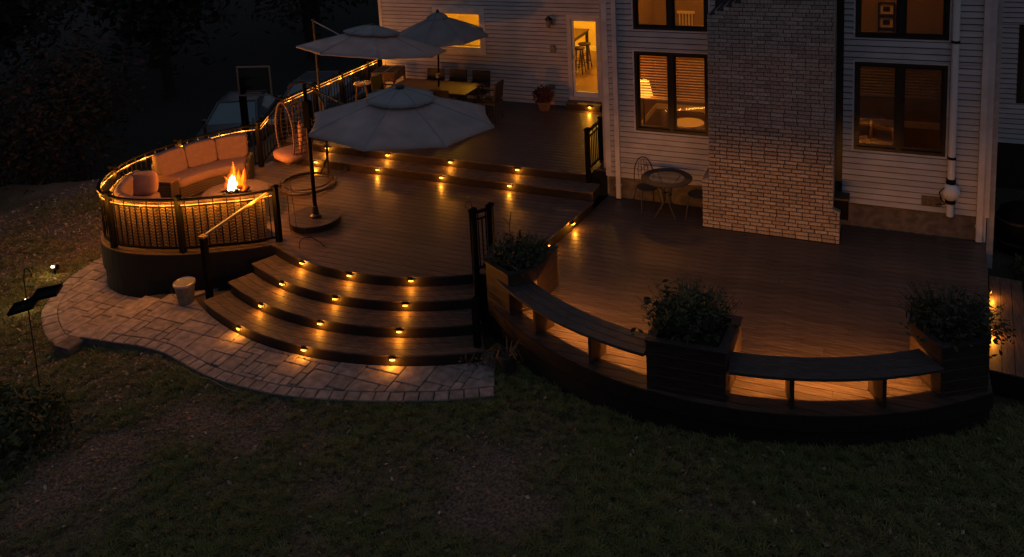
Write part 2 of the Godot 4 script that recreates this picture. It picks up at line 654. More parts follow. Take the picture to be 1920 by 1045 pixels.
func boards(parent: Node, poly: PackedVector2Array, y: float, holes := []):
	var lo := poly[0]
	var hi := poly[0]
	for q in poly:
		lo = lo.min(q)
		hi = hi.max(q)
	var z := lo.y
	while z < hi.y:
		var xs := joints(lo.x, hi.x, 2.6, 4.9)
		for i in xs.size() - 1:
			var pieces := Geometry2D.intersect_polygons(poly, rect(xs[i] + 0.002, z, xs[i + 1] - 0.002, minf(z + 0.141, hi.y)))
			for h in holes:
				var next := []
				for q in pieces:
					next.append_array(Geometry2D.clip_polygons(q, h))
				pieces = []
				for q in next:
					pieces.append(q)
			for q in pieces:
				if Geometry2D.is_polygon_clockwise(q):
					pass
				if q.size() < 3 or Geometry2D.triangulate_polygon(q).is_empty():
					continue
				var st := mb()
				slab(st, q, y - 0.026, y + rng.randf_range(-0.0012, 0.0))
				put("deck_board", st, M.deck[rng.randi() % 5], parent)
		z += 0.15

func under(parent: Node, poly: PackedVector2Array, y0: float, y1: float, inset: float, m: Material, called := "skirt"):
	var ps := Geometry2D.offset_polygon(poly, -inset)
	if ps.is_empty():
		return
	var st := mb()
	slab(st, ps[0], y0, y1)
	put(called, st, m, parent)

func build_decks():
	var chim := rect(1.965, -0.5, 4.235, 0.815)
	var d := place("main_deck")
	boards(d, main_poly, 0.17)
	under(d, main_poly, -1.1, 0.143, 0.02, M.skirt)
	var rim := curve(RAIL, 0.0, 0.15)
	var st := mb()
	sweep(st, rim, boxprof(-0.085, -0.055, -0.30, 0.165))
	put("fascia", st, M.skirt, d)
	st = mb()
	slab(st, sector(3.90, 3.974, 114.8, 59.0, 40), -0.02, 0.1425)
	put("fascia", st, M.fascia, d)
	var u := place("upper_deck")
	var up := PackedVector2Array([Vector2(-7.62, -3.88), Vector2(-0.03, -3.88), Vector2(-0.03, -0.04), Vector2(-0.27, -0.04), Vector2(-0.27, 0.245), Vector2(-7.62, 0.245)])
	boards(u, up, 0.51)
	under(u, up, -1.2, 0.483, 0.02, M.skirt)
	st = mb()
	box(st, v3(-3.945, 0.405, 0.232), v3(7.34, 0.155, 0.018))
	put("fascia", st, M.fascia, u)
	var l := place("lower_deck")
	boards(l, low_poly, 0.0, [chim])
	var ps := Geometry2D.offset_polygon(low_poly, -0.02)
	st = mb()
	slab(st, ps[0], -0.9, -0.027)
	put("skirt", st, M.skirt, l)
	st = mb()
	sweep(st, arc(BC, 4.78, 133.5, 46.0, 0.0, 50), boxprof(-0.012, 0.018, -0.20, -0.004))
	put("fascia", st, M.fascia, l)

func sector(r0: float, r1: float, a0: float, a1: float, n: int) -> PackedVector2Array:
	var p := arc2(SC, r0, a0, a1, n)
	p.append_array(arc2(SC, r1, a1, a0, n))
	return p

func build_steps():
	var s := place("front_steps")
	for k in [1, 2, 3]:
		var y = 0.17 - 0.17 * k
		var r = 3.97 + 0.43 * (k - 1)
		var st := mb()
		slab(st, sector(r - 0.05, r + 0.425, 114.6, 59.2, 36), -1.0, y - 0.027)
		put("riser", st, M.fascia, s)
		for b in 3:
			st = mb()
			slab(st, sector(r + 0.012 + 0.146 * b, r + 0.012 + 0.146 * b + 0.139, 115.0 + 0.15 * k, 58.8, 44), y - 0.027, y - 0.0004 * b)
			put("tread_board", st, M.tread[(k + b) % 3], s)
	var w := place("upper_steps")
	var st2 := mb()
	box(st2, v3(-3.84, 0.225, 0.455), v3(7.52, 0.176, 0.42))
	put("riser", st2, M.fascia, w)
	for b in 3:
		var xs := joints(-7.6, -0.08, 2.4, 4.4)
		for i in xs.size() - 1:
			st2 = mb()
			slab(st2, rect(xs[i] + 0.002, 0.246 + 0.151 * b, xs[i + 1] - 0.002, 0.246 + 0.151 * b + 0.144), 0.314, 0.34)
			put("tread_board", st2, M.tread[(i + b) % 3], w)
	var dstep := place("door_step")
	st2 = mb()
	box(st2, v3(-1.68, 0.582, -3.73), v3(0.86, 0.142, 0.30))
	put("riser", st2, M.fascia, dstep)
	for b in 2:
		st2 = mb()
		cbox(st2, v3(-1.68, 0.668, -3.80 + 0.155 * b), v3(0.9, 0.026, 0.149), 0.004)
		put("tread_board", st2, M.tread[b], dstep)
	var q := place("side_steps")
	var dir := v3(-0.118, 0, 1.0).normalized()
	var out := v3(1.0, 0, 0.118).normalized()
	for k in 2:
		var y := -0.17 - 0.17 * k
		var base := v3(6.37, 0, 0.85) + out * (0.02 + 0.43 * k)
		var st := mb()
		extrude(st, PackedVector2Array([Vector2(-0.02, -0.9), Vector2(0.42, -0.9), Vector2(0.42, y - 0.027), Vector2(-0.02, y - 0.027)]), base, out, UP, dir * 2.62)
		put("riser", st, M.fascia, q)
		for b in 3:
			st = mb()
			extrude(st, PackedVector2Array([Vector2(0.145 * b, y - 0.027), Vector2(0.145 * b + 0.138, y - 0.027), Vector2(0.145 * b + 0.138, y), Vector2(0.145 * b, y)]), base - dir * 0.015, out, UP, dir * 2.65)
			put("tread_board", st, M.deck_z, q)

# ---------------------------------------------------------------- patio
func ashlar(parent: Node, region: PackedVector2Array, holes: Array, y: float, lo: Vector2, hi: Vector2):
	var g := 0.138
	var nx := int(ceil((hi.x - lo.x) / g))
	var nz := int(ceil((hi.y - lo.y) / g))
	var used := {}
	var sizes := [[3, 3], [4, 3], [3, 2], [2, 2], [2, 3], [2, 1], [1, 2], [3, 4], [4, 2], [1, 1]]
	for j in nz:
		for i in nx:
			if used.has(Vector2i(i, j)):
				continue
			var pick := []
			var tries := []
			for k in 4:
				tries.append(sizes[rng.randi() % 9])
			tries.append([2, 2]); tries.append([1, 2]); tries.append([2, 1]); tries.append([1, 1])
			for s in tries:
				var ok := true
				for a in s[0]:
					for b in s[1]:
						if used.has(Vector2i(i + a, j + b)) or i + a >= nx + 2:
							ok = false
				if ok:
					pick = s
					break
			for a in pick[0]:
				for b in pick[1]:
					used[Vector2i(i + a, j + b)] = true
			var x0 := lo.x + i * g + rng.randf_range(0.003, 0.007)
			var z0 := lo.y + j * g + rng.randf_range(0.003, 0.007)
			var x1: float = lo.x + (i + pick[0]) * g - rng.randf_range(0.003, 0.007)
			var z1: float = lo.y + (j + pick[1]) * g - rng.randf_range(0.003, 0.007)
			var c := 0.018
			var r := PackedVector2Array([Vector2(x0 + c, z0), Vector2(x1 - c, z0), Vector2(x1, z0 + c), Vector2(x1, z1 - c), Vector2(x1 - c, z1), Vector2(x0 + c, z1), Vector2(x0, z1 - c), Vector2(x0, z0 + c)])
			var ps := Geometry2D.intersect_polygons(region, r)
			for h in holes:
				var next := []
				for q in ps:
					next.append_array(Geometry2D.clip_polygons(q, h))
				ps = []
				for q in next:
					ps.append(q)
			for q in ps:
				if q.size() >= 3:
					stone(parent, q, y)

func area_of(p: PackedVector2Array) -> float:
	var a := 0.0
	for i in p.size():
		a += p[i].cross(p[(i + 1) % p.size()])
	return absf(a) * 0.5

func stone(parent: Node, q: PackedVector2Array, y: float):
	if area_of(q) < 0.003 or Geometry2D.triangulate_polygon(q).is_empty():
		return
	var st := mb()
	var dy := rng.randf_range(-0.004, 0.003)
	slab(st, q, y - 0.05, y - 0.006 + dy)
	# worn edge: a slightly smaller cap
	var cap := Geometry2D.offset_polygon(q, -0.007)
	if cap.size() == 1 and not Geometry2D.triangulate_polygon(cap[0]).is_empty():
		slab(st, cap[0], y - 0.006 + dy, y + dy)
	put("paver", st, M.paver[rng.randi() % 5], parent)

func build_patio():
	var p := place("raised_patio")
	var front := [Vector2(-6.70, 6.47), Vector2(-6.17, 6.41), Vector2(-5.62, 6.34), Vector2(-5.1, 6.34), Vector2(-4.6, 6.45), Vector2(-3.98, 6.57), Vector2(-3.2, 6.60), Vector2(-2.43, 6.52), Vector2(-1.41, 6.25), Vector2(-0.54, 5.92), Vector2(0.08, 5.60)]
	var edge := curve(front, 0.0, 0.205)
	var y := -0.51
	var outer := plan(edge)
	outer.append(Vector2(-0.32, 4.78))
	outer.append(Vector2(-4.0, 3.0))
	outer.append(Vector2(-6.72, 5.10))
	var st := mb()
	patio_poly = outer
	slab(st, outer, -0.9, y - 0.05)
	put("bed", st, M.joint, p)
	var steps_hole := sector(0.5, 5.265, 122.0, 50.0, 40)
	var fire_hole: PackedVector2Array = Geometry2D.offset_polygon(main_poly, -0.02)[0]
	# border blocks along the front
	var inner := offset(edge, -0.185)
	for i in edge.size() - 1:
		var q := PackedVector2Array()
		var a: Vector3 = edge[i].lerp(edge[i + 1], 0.035)
		var b: Vector3 = edge[i].lerp(edge[i + 1], 0.965)
		var c: Vector3 = inner[i].lerp(inner[i + 1], 0.965)
		var dd: Vector3 = inner[i].lerp(inner[i + 1], 0.035)
		for w in [a, b, c, dd]:
			q.append(Vector2(w.x, w.z))
		stone(p, q, y)
	# soldier blocks down the planted end
	var e0 := Vector2(0.08, 5.60)
	var e1 := Vector2(-0.30, 4.80)
	var t := (e1 - e0).normalized()
	var nn := Vector2(t.y, -t.x)
	if nn.x > 0.0:
		nn = -nn
	for i in 4:
		var a := e0 + t * (0.21 + 0.2 * i)
		stone(p, PackedVector2Array([a, a + t * 0.188, a + t * 0.188 + nn * 0.2, a + nn * 0.2]), y)
	# stepped coping along the far end
	for i in 2:
		var z0 := 5.16 + 0.64 * i
		stone(p, PackedVector2Array([Vector2(-6.71, z0), Vector2(-6.36, z0), Vector2(-6.36, z0 + 0.63), Vector2(-6.71, minf(z0 + 0.63, 6.46))]), y)
	var field := plan(offset(edge, -0.197))
	field.append(Vector2(-0.50, 4.9))
	field.append(Vector2(-0.6, 4.6))
	field.append(Vector2(-4.0, 3.0))
	field.append(Vector2(-6.35, 5.0))
	field[0] = Vector2(-6.35, field[0].y)
	ashlar(p, field, [steps_hole, fire_hole], y, Vector2(-6.35, 4.4), Vector2(0.2, 6.7))
	st = mb()
	sweep(st, edge, boxprof(-0.03, 0.004, -0.40, -0.016))
	put("edging", st, M.stone_edge, p).position.y = y
	# the lower walk that rounds the fire deck
	var w := place("stone_walk")
	var path := [Vector2(-6.75, 6.62), Vector2(-7.3, 6.55), Vector2(-8.02, 6.16), Vector2(-8.46, 5.75), Vector2(-8.82, 5.1), Vector2(-8.98, 4.5), Vector2(-9.0, 3.9), Vector2(-8.95, 3.2)]
	var rim := curve(path, 0.0, 0.3)
	var wp := plan(rim)
	wp.append(Vector2(-7.0, 3.0))
	wp.append(Vector2(-6.75, 4.4))
	st = mb()
	walk_poly = wp
	slab(st, wp, -0.9, -0.71)
	put("bed", st, M.joint, w)
	# clockwise sense: inside lies to the left of the way here
	var inn := offset(rim, 0.24)
	if Geometry2D.is_point_in_polygon(Vector2(inn[3].x, inn[3].z), wp) == false:
		inn = offset(rim, -0.24)
	for i in rim.size() - 1:
		var q := PackedVector2Array()
		for c in [rim[i].lerp(rim[i + 1], 0.03), rim[i].lerp(rim[i + 1], 0.97), inn[i].lerp(inn[i + 1], 0.97), inn[i].lerp(inn[i + 1], 0.03)]:
			q.append(Vector2(c.x, c.z))
		stone(w, q, -0.66)
	var fieldw := plan(inn)
	fieldw.append(Vector2(-7.0, 3.2))
	fieldw.append(Vector2(-6.76, 4.6))
	var shr := Geometry2D.offset_polygon(fieldw, -0.01)
	ashlar(w, shr[0], [fire_hole], -0.66, Vector2(-9.0, 3.2), Vector2(-6.74, 6.5))
	st = mb()
	cbox(st, v3(-6.78, -0.60, 6.60), v3(0.34, 0.13, 0.30), 0.02)
	put("step_block", st, M.stone_edge, w)

# ---------------------------------------------------------------- house
var house: Node3D

func wall_cells(st: SurfaceTool, x0: float, x1: float, y0: float, y1: float, z0: float, z1: float, holes: Array):
	var xs := [x0, x1]
	var ys := [y0, y1]
	for h in holes:
		xs.append_array([h[0], h[1]])
		ys.append_array([h[2], h[3]])
	xs.sort()
	ys.sort()
	for i in xs.size() - 1:
		if xs[i] < x0 - 0.001 or xs[i + 1] > x1 + 0.001 or xs[i + 1] - xs[i] < 0.001:
			continue
		for j in ys.size() - 1:
			if ys[j] < y0 - 0.001 or ys[j + 1] > y1 + 0.001 or ys[j + 1] - ys[j] < 0.001:
				continue
			var cx: float = (xs[i] + xs[i + 1]) / 2
			var cy: float = (ys[j] + ys[j + 1]) / 2
			var inside := false
			for h in holes:
				if cx > h[0] and cx < h[1] and cy > h[2] and cy < h[3]:
					inside = true
			if not inside:
				box(st, v3(cx, cy, (z0 + z1) / 2), v3(xs[i + 1] - xs[i], ys[j + 1] - ys[j], z1 - z0))

func lap(st: SurfaceTool, x0: float, x1: float, y0: float, y1: float, z: float, full: float):
	# one clapboard: thick at its lower edge, cut short so dark backing draws the shadow line
	var f0 := 0.030
	var f1 := 0.030 - 0.021 * (y1 - y0) / full
	extrude(st, PackedVector2Array([Vector2(0, y0), Vector2(f0, y0), Vector2(f0 + 0.001, y0 + 0.006), Vector2(f1, y1), Vector2(0, y1)]), v3(x0, 0, z), Vector3.BACK, UP, Vector3.RIGHT * (x1 - x0))

func siding(parent: Node, x0: float, x1: float, y0: float, y1: float, z: float, holes: Array, pitch := 0.1035):
	var y := y0
	while y < y1 - 0.01:
		var t := minf(y + pitch, y1)
		var cuts := [y, t]
		for h in holes:
			for e in [h[2], h[3]]:
				if e > y + 0.004 and e < t - 0.004:
					cuts.append(e)
		cuts.sort()
		for k in cuts.size() - 1:
			var spans := [[x0, x1]]
			var mid: float = (cuts[k] + cuts[k + 1]) / 2
			for h in holes:
				if mid > h[2] and mid < h[3]:
					var next := []
					for s in spans:
						if h[0] > s[0] + 0.01:
							next.append([s[0], minf(s[1], h[0])])
						if h[1] < s[1] - 0.01:
							next.append([maxf(s[0], h[1]), s[1]])
					spans = next
			for s in spans:
				if s[1] - s[0] < 0.015:
					continue
				var st := mb()
				lap(st, s[0], s[1], cuts[k], cuts[k + 1] - (0.017 if cuts[k + 1] >= t - 0.001 else 0.001), z + rng.randf_range(-0.001, 0.001), pitch)
				put("siding_board", st, M.siding[rng.randi() % 3], parent)
		y = t

func frame_rect(st: SurfaceTool, x0: float, x1: float, y0: float, y1: float, z0: float, z1: float, w: float):
	var c := (z0 + z1) / 2
	var d := z1 - z0
	box(st, v3((x0 + x1) / 2, y0 + w / 2, c), v3(x1 - x0, w, d))
	box(st, v3((x0 + x1) / 2, y1 - w / 2, c), v3(x1 - x0, w, d))
	box(st, v3(x0 + w / 2, (y0 + y1) / 2, c), v3(w, y1 - y0 - 2 * w, d))
	box(st, v3(x1 - w / 2, (y0 + y1) / 2, c), v3(w, y1 - y0 - 2 * w, d))

func casement(x0: float, x1: float, y0: float, y1: float, z: float, glass: Material, blinds: float, slat: Material):
	var w := group_node("window", house)
	var st := mb()
	frame_rect(st, x0, x1, y0, y1, z - 0.09, z + 0.022, 0.052)
	box(st, v3((x0 + x1) / 2, (y0 + y1) / 2, z - 0.036), v3(0.085, y1 - y0 - 0.106, 0.1))
	put("frame", st, M.bronze, w)
	st = mb()
	var e := 0.03
	frame_rect(st, x0 - e, x1 + e, y0 - e, y1 + e, z - 0.01, z + 0.026, e - 0.002)
	put("casing", st, M.trim, w)
	for s in 2:
		var a := x0 + 0.053 if s == 0 else (x0 + x1) / 2 + 0.0435
		var b := (x0 + x1) / 2 - 0.0435 if s == 0 else x1 - 0.053
		st = mb()
		frame_rect(st, a, b, y0 + 0.053, y1 - 0.053, z - 0.062, z - 0.02, 0.036)
		put("sash", st, M.bronze, w)
		st = mb()
		box(st, v3((a + b) / 2, (y0 + y1) / 2, z - 0.041), v3(b - a - 0.074, y1 - y0 - 0.18, 0.006))
		put("pane", st, glass, w)
		if glass == M.mirror_pane:
			for dz in [0.052, 0.064]:  # extra sheets added to strengthen the reflection in this window
				st = mb()
				box(st, v3((a + b) / 2, (y0 + y1) / 2, z - dz), v3(b - a - 0.074, y1 - y0 - 0.18, 0.004))
				put("pane", st, glass, w)
		if blinds > 0.0:
			st = mb()
			box(st, v3((a + b) / 2, y1 - 0.075, z - 0.155), v3(b - a - 0.02, 0.05, 0.05))
			put("blind_rail", st, slat, w)
			var y := y1 - 0.13
			var low := y1 - (y1 - y0) * blinds
			var tilt := Basis(Vector3.RIGHT, 0.30)
			while y > low:
				st = mb()
				box(st, v3((a + b) / 2, y, z - 0.155), v3(b - a - 0.03, 0.003, 0.040), tilt)
				put("blind_slat", st, slat, w)
				y -= 0.052
			st = mb()
			box(st, v3((a + b) / 2, y + 0.01, z - 0.155), v3(b - a - 0.03, 0.022, 0.045))
			for k in [0.12, 0.88]:
				box(st, v3(lerpf(a, b, k), (y1 - 0.07 + low) / 2, z - 0.128), v3(0.004, y1 - 0.07 - low, 0.003))
			put("blind_rail", st, slat, w)

func build_house():
	house = thing("house", "pale clapboard house with lit windows, a glazed back door and a brick chimney", "house")
	var wins := [[0.60, 1.98, 1.402, 2.943], [4.41, 5.80, 1.402, 2.943], [0.60, 1.98, 3.36, 4.90], [4.41, 5.80, 3.36, 4.90]]
	var outs := []
	for h in wins:
		outs.append([h[0] - 0.03, h[1] + 0.03, h[2] - 0.03, h[3] + 0.03])
	var st := mb()
	wall_cells(st, 0.0, 6.46, 0.42, 5.9, -0.17, -0.004, wins)
	put("wall", st, M.backing, house)
	siding(house, 0.092, 2.10, 0.433, 4.6, 0.0, outs)
	siding(house, 4.235, 6.368, 0.433, 4.6, 0.0, outs)
	st = mb()
	wall_cells(st, 0.092, 6.368, 4.6, 5.85, 0.0, 0.012, outs)
	put("wall", st, M.siding[0], house)
	# foundation, set back under the siding
	st = mb()
	box(st, v3(3.23, -0.1, -0.13), v3(6.40, 1.062, 0.2))
	put("foundation", st, M.foundation, house)
	# corner boards
	st = mb()
	box(st, v3(0.045, 3.165, 0.009), v3(0.09, 5.47, 0.036))
	put("corner_board", st, M.trim, house)
	st = mb()
	box(st, v3(-0.012, 3.165, -0.04), v3(0.022, 5.47, 0.09))
	put("corner_board", st, M.trim, house)
	st = mb()
	box(st, v3(6.415, 3.165, 0.009), v3(0.09, 5.47, 0.036))
	put("corner_board", st, M.trim, house)
	st = mb()
	box(st, v3(-0.06, 2.6, -2.0), v3(0.1, 6.6, 3.7))
	box(st, v3(6.51, 2.6, -2.0), v3(0.1, 6.6, 3.7))
	put("wall", st, M.siding[0], house)
	for i in 4:
		var h = wins[i]
		casement(h[0], h[1], h[2], h[3], 0.0, M.mirror_pane if i == 1 else M.pane, [0.62, 0.40, 0.0, 0.0][i], M.blind if i == 0 else M.blind_dark)
	# dark flashing board between chimney and siding
	st = mb()
	box(st, v3(4.175, 2.7, 0.03), v3(0.1, 4.4, 0.07))
	put("corner_board", st, M.bronze, house)
	# back wing
	var door := [-2.12, -1.28, 0.66, 2.82]
	var bw := [-5.82, -4.33, 1.705, 2.92]
	st = mb()
	wall_cells(st, -7.47, -0.1, 0.2, 5.9, -4.07, -3.904, [[-2.02, -1.33, 0.86, 2.735], [-5.66, -4.45, 1.84, 2.80]])
	put("wall", st, M.backing, house)
	siding(house, -7.38, -0.12, 0.515, 3.75, -3.9, [door, bw])
	st = mb()
	box(st, v3(-3.75, 4.8, -3.894), v3(7.26, 2.1, 0.012))
	put("wall", st, M.siding[0], house)
	st = mb()
	box(st, v3(-7.43, 3.1, -3.885), v3(0.09, 5.3, 0.04))
	put("corner_board", st, M.trim, house)
	# back window: broad white casing, one clear pane
	var w := group_node("window", house)
	st = mb()
	frame_rect(st, bw[0], bw[1], bw[2], bw[3], -3.905, -3.862, 0.14)
	put("casing", st, M.trim, w)
	st = mb()
	frame_rect(st, bw[0] + 0.145, bw[1] - 0.145, bw[2] + 0.145, bw[3] - 0.145, -3.96, -3.90, 0.03)
	put("sash", st, M.white, w)
	st = mb()
	box(st, v3((bw[0] + bw[1]) / 2, (bw[2] + bw[3]) / 2, -3.93), v3(1.13, 0.86, 0.006))
	put("pane", st, M.pane, w)
	# glazed door
	var d := group_node("door", house)
	st = mb()
	frame_rect(st, door[0], door[1], door[2], door[3], -3.905, -3.858, 0.1)
	put("casing", st, M.trim, d)
	st = mb()
	frame_rect(st, -2.015, -1.335, 0.765, 2.715, -3.94, -3.895, 0.055)
	box(st, v3(-1.675, 0.85, -3.917), v3(0.56, 0.09, 0.045))
	put("leaf_frame", st, M.white, d)
	st = mb()
	box(st, v3(-1.675, 1.775, -3.918), v3(0.57, 1.75, 0.006))
	put("pane", st, M.pane, d)
	st = mb()
	bar(st, v3(-1.985, 1.72, -3.875), v3(-1.985, 1.82, -3.86), 0.012)
	bar(st, v3(-1.985, 1.77, -3.868), v3(-1.90, 1.77, -3.85), 0.010)
	put("handle", st, M.steel, d)
	# far wing beyond the end of the tall wall
	st = mb()
	wall_cells(st, 6.46, 12.0, -0.6, 5.9, -4.07, -3.904, [[7.40, 8.6, 1.33, 2.86]])
	put("wall", st, M.backing, house)
	siding(house, 6.56, 9.0, 0.45, 3.75, -3.9, [[7.36, 8.64, 1.29, 2.90]])
	st = mb()
	box(st, v3(9.2, 4.8, -3.894), v3(5.3, 2.1, 0.012))
	put("wall", st, M.siding[0], house)
	st = mb()
	box(st, v3(9.2, -0.1, -3.95), v3(5.3, 1.06, 0.12))
	put("foundation", st, M.black_wood, house)
	casement_dark(7.40, 8.60, 1.33, 2.86, -3.9)
	# roofs
	st = mb()
	extrude(st, PackedVector2Array([Vector2(0.35, 5.86), Vector2(-3.0, 8.0), Vector2(-6.6, 5.86), Vector2(-6.6, 5.72), Vector2(-3.0, 7.86), Vector2(0.35, 5.72)]), v3(-0.25, 0, 0), Vector3.BACK, UP, Vector3.RIGHT * 6.95)
	put("roof", st, M.roof, house)
	st = mb()
	extrude(st, PackedVector2Array([Vector2(-3.55, 5.86), Vector2(-6.9, 7.6), Vector2(-10.2, 5.86), Vector2(-10.2, 5.72), Vector2(-6.9, 7.46), Vector2(-3.55, 5.72)]), v3(-7.8, 0, 0), Vector3.BACK, UP, Vector3.RIGHT * 7.5)
	put("roof", st, M.roof, house)
	# downspouts
	for s in [[0.24, 0.02, 0.085], [6.32, -0.02, 0.085]]:
		st = mb()
		cbox(st, v3(s[0], 2.95, 0.062), v3(s[2], 5.86, 0.062), 0.004)
		for y in [0.28, 1.9, 3.6]:
			box(st, v3(s[0], y, 0.05), v3(s[2] + 0.03, 0.025, 0.07))
		put("downspout", st, M.trim, house)
	# low pipe stub beside it
	st = mb()
	box(st, v3(6.40, 0.15, -0.02), v3(0.05, 0.55, 0.05))
	put("conduit", st, M.trim, house)

func casement_dark(x0: float, x1: float, y0: float, y1: float, z: float):
	var w := group_node("window", house)
	var st := mb()
	frame_rect(st, x0 - 0.04, x1 + 0.04, y0 - 0.04, y1 + 0.04, z - 0.06, z + 0.03, 0.085)
	put("frame", st, M.bronze, w)
	st = mb()
	box(st, v3((x0 + x1) / 2, (y0 + y1) / 2, z - 0.03), v3(x1 - x0 - 0.08, y1 - y0 - 0.08, 0.006))
	put("pane", st, M.pane, w)
	st = mb()
	box(st, v3((x0 + x1) / 2, (y0 + y1) / 2, z - 0.14), v3(x1 - x0 + 0.1, y1 - y0 + 0.1, 0.02))
	put("blind", st, M.black_wood, w)

func brick_mesh(l: float, h: float, d: float, m: Material, sd: int) -> ArrayMesh:
	var r := RandomNumberGenerator.new()
	r.seed = sd
	var st := mb()
	var c := 0.006
	var a := []
	var b := []
	for q in [[-1, -1], [1, -1], [1, 1], [-1, 1]]:
		a.append(v3(q[0] * l / 2, q[1] * h / 2, 0.0))
		b.append(v3(q[0] * (l / 2 - c) + r.randf_range(-0.002, 0.002), q[1] * (h / 2 - c) + r.randf_range(-0.002, 0.002), d + r.randf_range(-0.003, 0.003)))
	quad(st, b[0], b[1], b[2], b[3], Vector3.BACK)
	for k in 4:
		var n: Vector3 = (a[k] + a[(k + 1) % 4]) * 0.5
		quad(st, a[k], a[(k + 1) % 4], b[(k + 1) % 4], b[k], n + v3(0, 0, 0.01))
	return shape(st, m)

func chimney_side(y: float, left: bool) -> float:
	if left:
		if y < 0.86:
			return 1.985
		if y > 3.8:
			return 2.10 + minf((y - 3.8) * 2.1, 0.75)
		return 2.10
	return 4.215 if y < 0.55 else 4.112

func build_chimney():
	var c := group_node("chimney", house)
	var st := mb()
	var o := PackedVector2Array([Vector2(1.99, -0.85), Vector2(4.21, -0.85), Vector2(4.21, 0.54), Vector2(4.106, 0.57), Vector2(4.106, 6.5), Vector2(2.85, 6.5), Vector2(2.85, 4.16), Vector2(2.106, 3.81), Vector2(2.106, 0.90), Vector2(1.99, 0.86)])
	extrude(st, o, v3(0, 0, 0.012), Vector3.RIGHT, UP, Vector3.BACK * 0.778)
	put("core", st, M.mortar, c)
	var meshes := {}
	for mi in M.brick.size():
		for k in 2:
			meshes[Vector2i(mi, k)] = brick_mesh(0.198, 0.057, 0.016, M.brick[mi], mi * 2 + k)
	var made := 0
	var rest := mb()
	var tones := []
	for m in M.brick:
		tones.append((m.albedo_color as Color).srgb_to_linear())
	var row := 0
	var y := 0.036
	while y < 5.2:
		var x0 := chimney_side(y, true)
		var x1 := chimney_side(y, false)
		var x := x0
		var l := 0.198 * rng.randf_range(0.85, 1.0) if row % 2 == 0 else 0.198 * rng.randf_range(0.36, 0.58)
		while x < x1 - 0.02:
			if x + l > x1 - 0.035:
				l = x1 - x
			if l > 0.02:
				var out := rng.randf_range(-0.004, 0.004)
				if made < 300:
					var o2 := put_mesh("brick", meshes[Vector2i(rng.randi() % M.brick.size(), rng.randi() % 2)], c)
					o2.position = v3(x + l / 2, y, 0.788 + out)
					o2.scale.x = l / 0.198
					o2.rotation.z = rng.randf_range(-0.008, 0.008)
					made += 1
				else:
					rest.set_color(tones[rng.randi() % 6] * rng.randf_range(0.92, 1.08))
					box(rest, v3(x + l / 2, y + rng.randf_range(-0.001, 0.001), 0.796 + out), v3(l, 0.057, 0.016))
			x += l + 0.011
			l = 0.198 * (0.5 if rng.randf() < 0.05 else 1.0)
		# cheeks
		for s in 2:
			var z := 0.03 if row % 2 == 0 else -0.07
			var xx := x0 if s == 0 else x1
			while z < 0.79:
				var a := maxf(z, 0.03)
				var b := minf(z + 0.198, 0.79)
				if b - a > 0.03:
					rest.set_color(tones[rng.randi() % 6])
					box(rest, v3(xx, y, (a + b) / 2), v3(0.014, 0.057, b - a))
				z += 0.21
		y += 0.0683
		row += 1
	var f := put("brick", rest, M.brick_far, c)
	f.set_meta("kind", "stuff")
	# sloping stone caps where it narrows
	st = mb()
	box(st, v3(2.04, 0.885, 0.40), v3(0.13, 0.03, 0.8), Basis(Vector3.BACK, 0.45))
	box(st, v3(4.165, 0.565, 0.40), v3(0.13, 0.03, 0.8), Basis(Vector3.BACK, -0.35))
	put("shoulder", st, M.brick[3], c)
	var k := thing("utility_box", "small dark box fixed to the chimney foot by the siding", "box", v3(4.22, 0.40, 0.55))
	st = mb()
	cbox(st, v3(0.03, 0.16, 0), v3(0.2, 0.34, 0.26), 0.03)
	put("casing", st, M.black, k)
	st = mb()
	cbox(st, v3(0.03, 0.345, 0), v3(0.24, 0.03, 0.3), 0.01)
	put("lid", st, M.iron, k)

# ---------------------------------------------------------------- rooms
func room(x0: float, x1: float, z0: float, z1: float, y0: float, y1: float, wall: Material, flo: Material):
	var t := 0.1
	var r := group_node("room", house)
	var st := mb()
	box(st, v3((x0 + x1) / 2, y0 - t / 2, (z0 + z1) / 2), v3(x1 - x0 + 2 * t, t, z1 - z0 + 2 * t))
	put("floor", st, flo, r)
	st = mb()
	box(st, v3((x0 + x1) / 2, y1 + t / 2, (z0 + z1) / 2), v3(x1 - x0 + 2 * t, t, z1 - z0 + 2 * t))
	put("ceiling", st, M.room, r)
	st = mb()
	box(st, v3((x0 + x1) / 2, (y0 + y1) / 2, z0 - t / 2), v3(x1 - x0 + 2 * t, y1 - y0, t))
	box(st, v3(x0 - t / 2, (y0 + y1) / 2, (z0 + z1) / 2), v3(t, y1 - y0, z1 - z0))
	box(st, v3(x1 + t / 2, (y0 + y1) / 2, (z0 + z1) / 2), v3(t, y1 - y0, z1 - z0))
	put("room_wall", st, wall, r)
	st = mb()
	box(st, v3((x0 + x1) / 2, y0 + 0.07, z0 + 0.01), v3(x1 - x0 - 0.04, 0.13, 0.02))
	box(st, v3(x0 + 0.01, y0 + 0.07, (z0 + z1) / 2), v3(0.018, 0.13, z1 - z0 - 0.05))
	put("baseboard", st, M.baseboard, r)

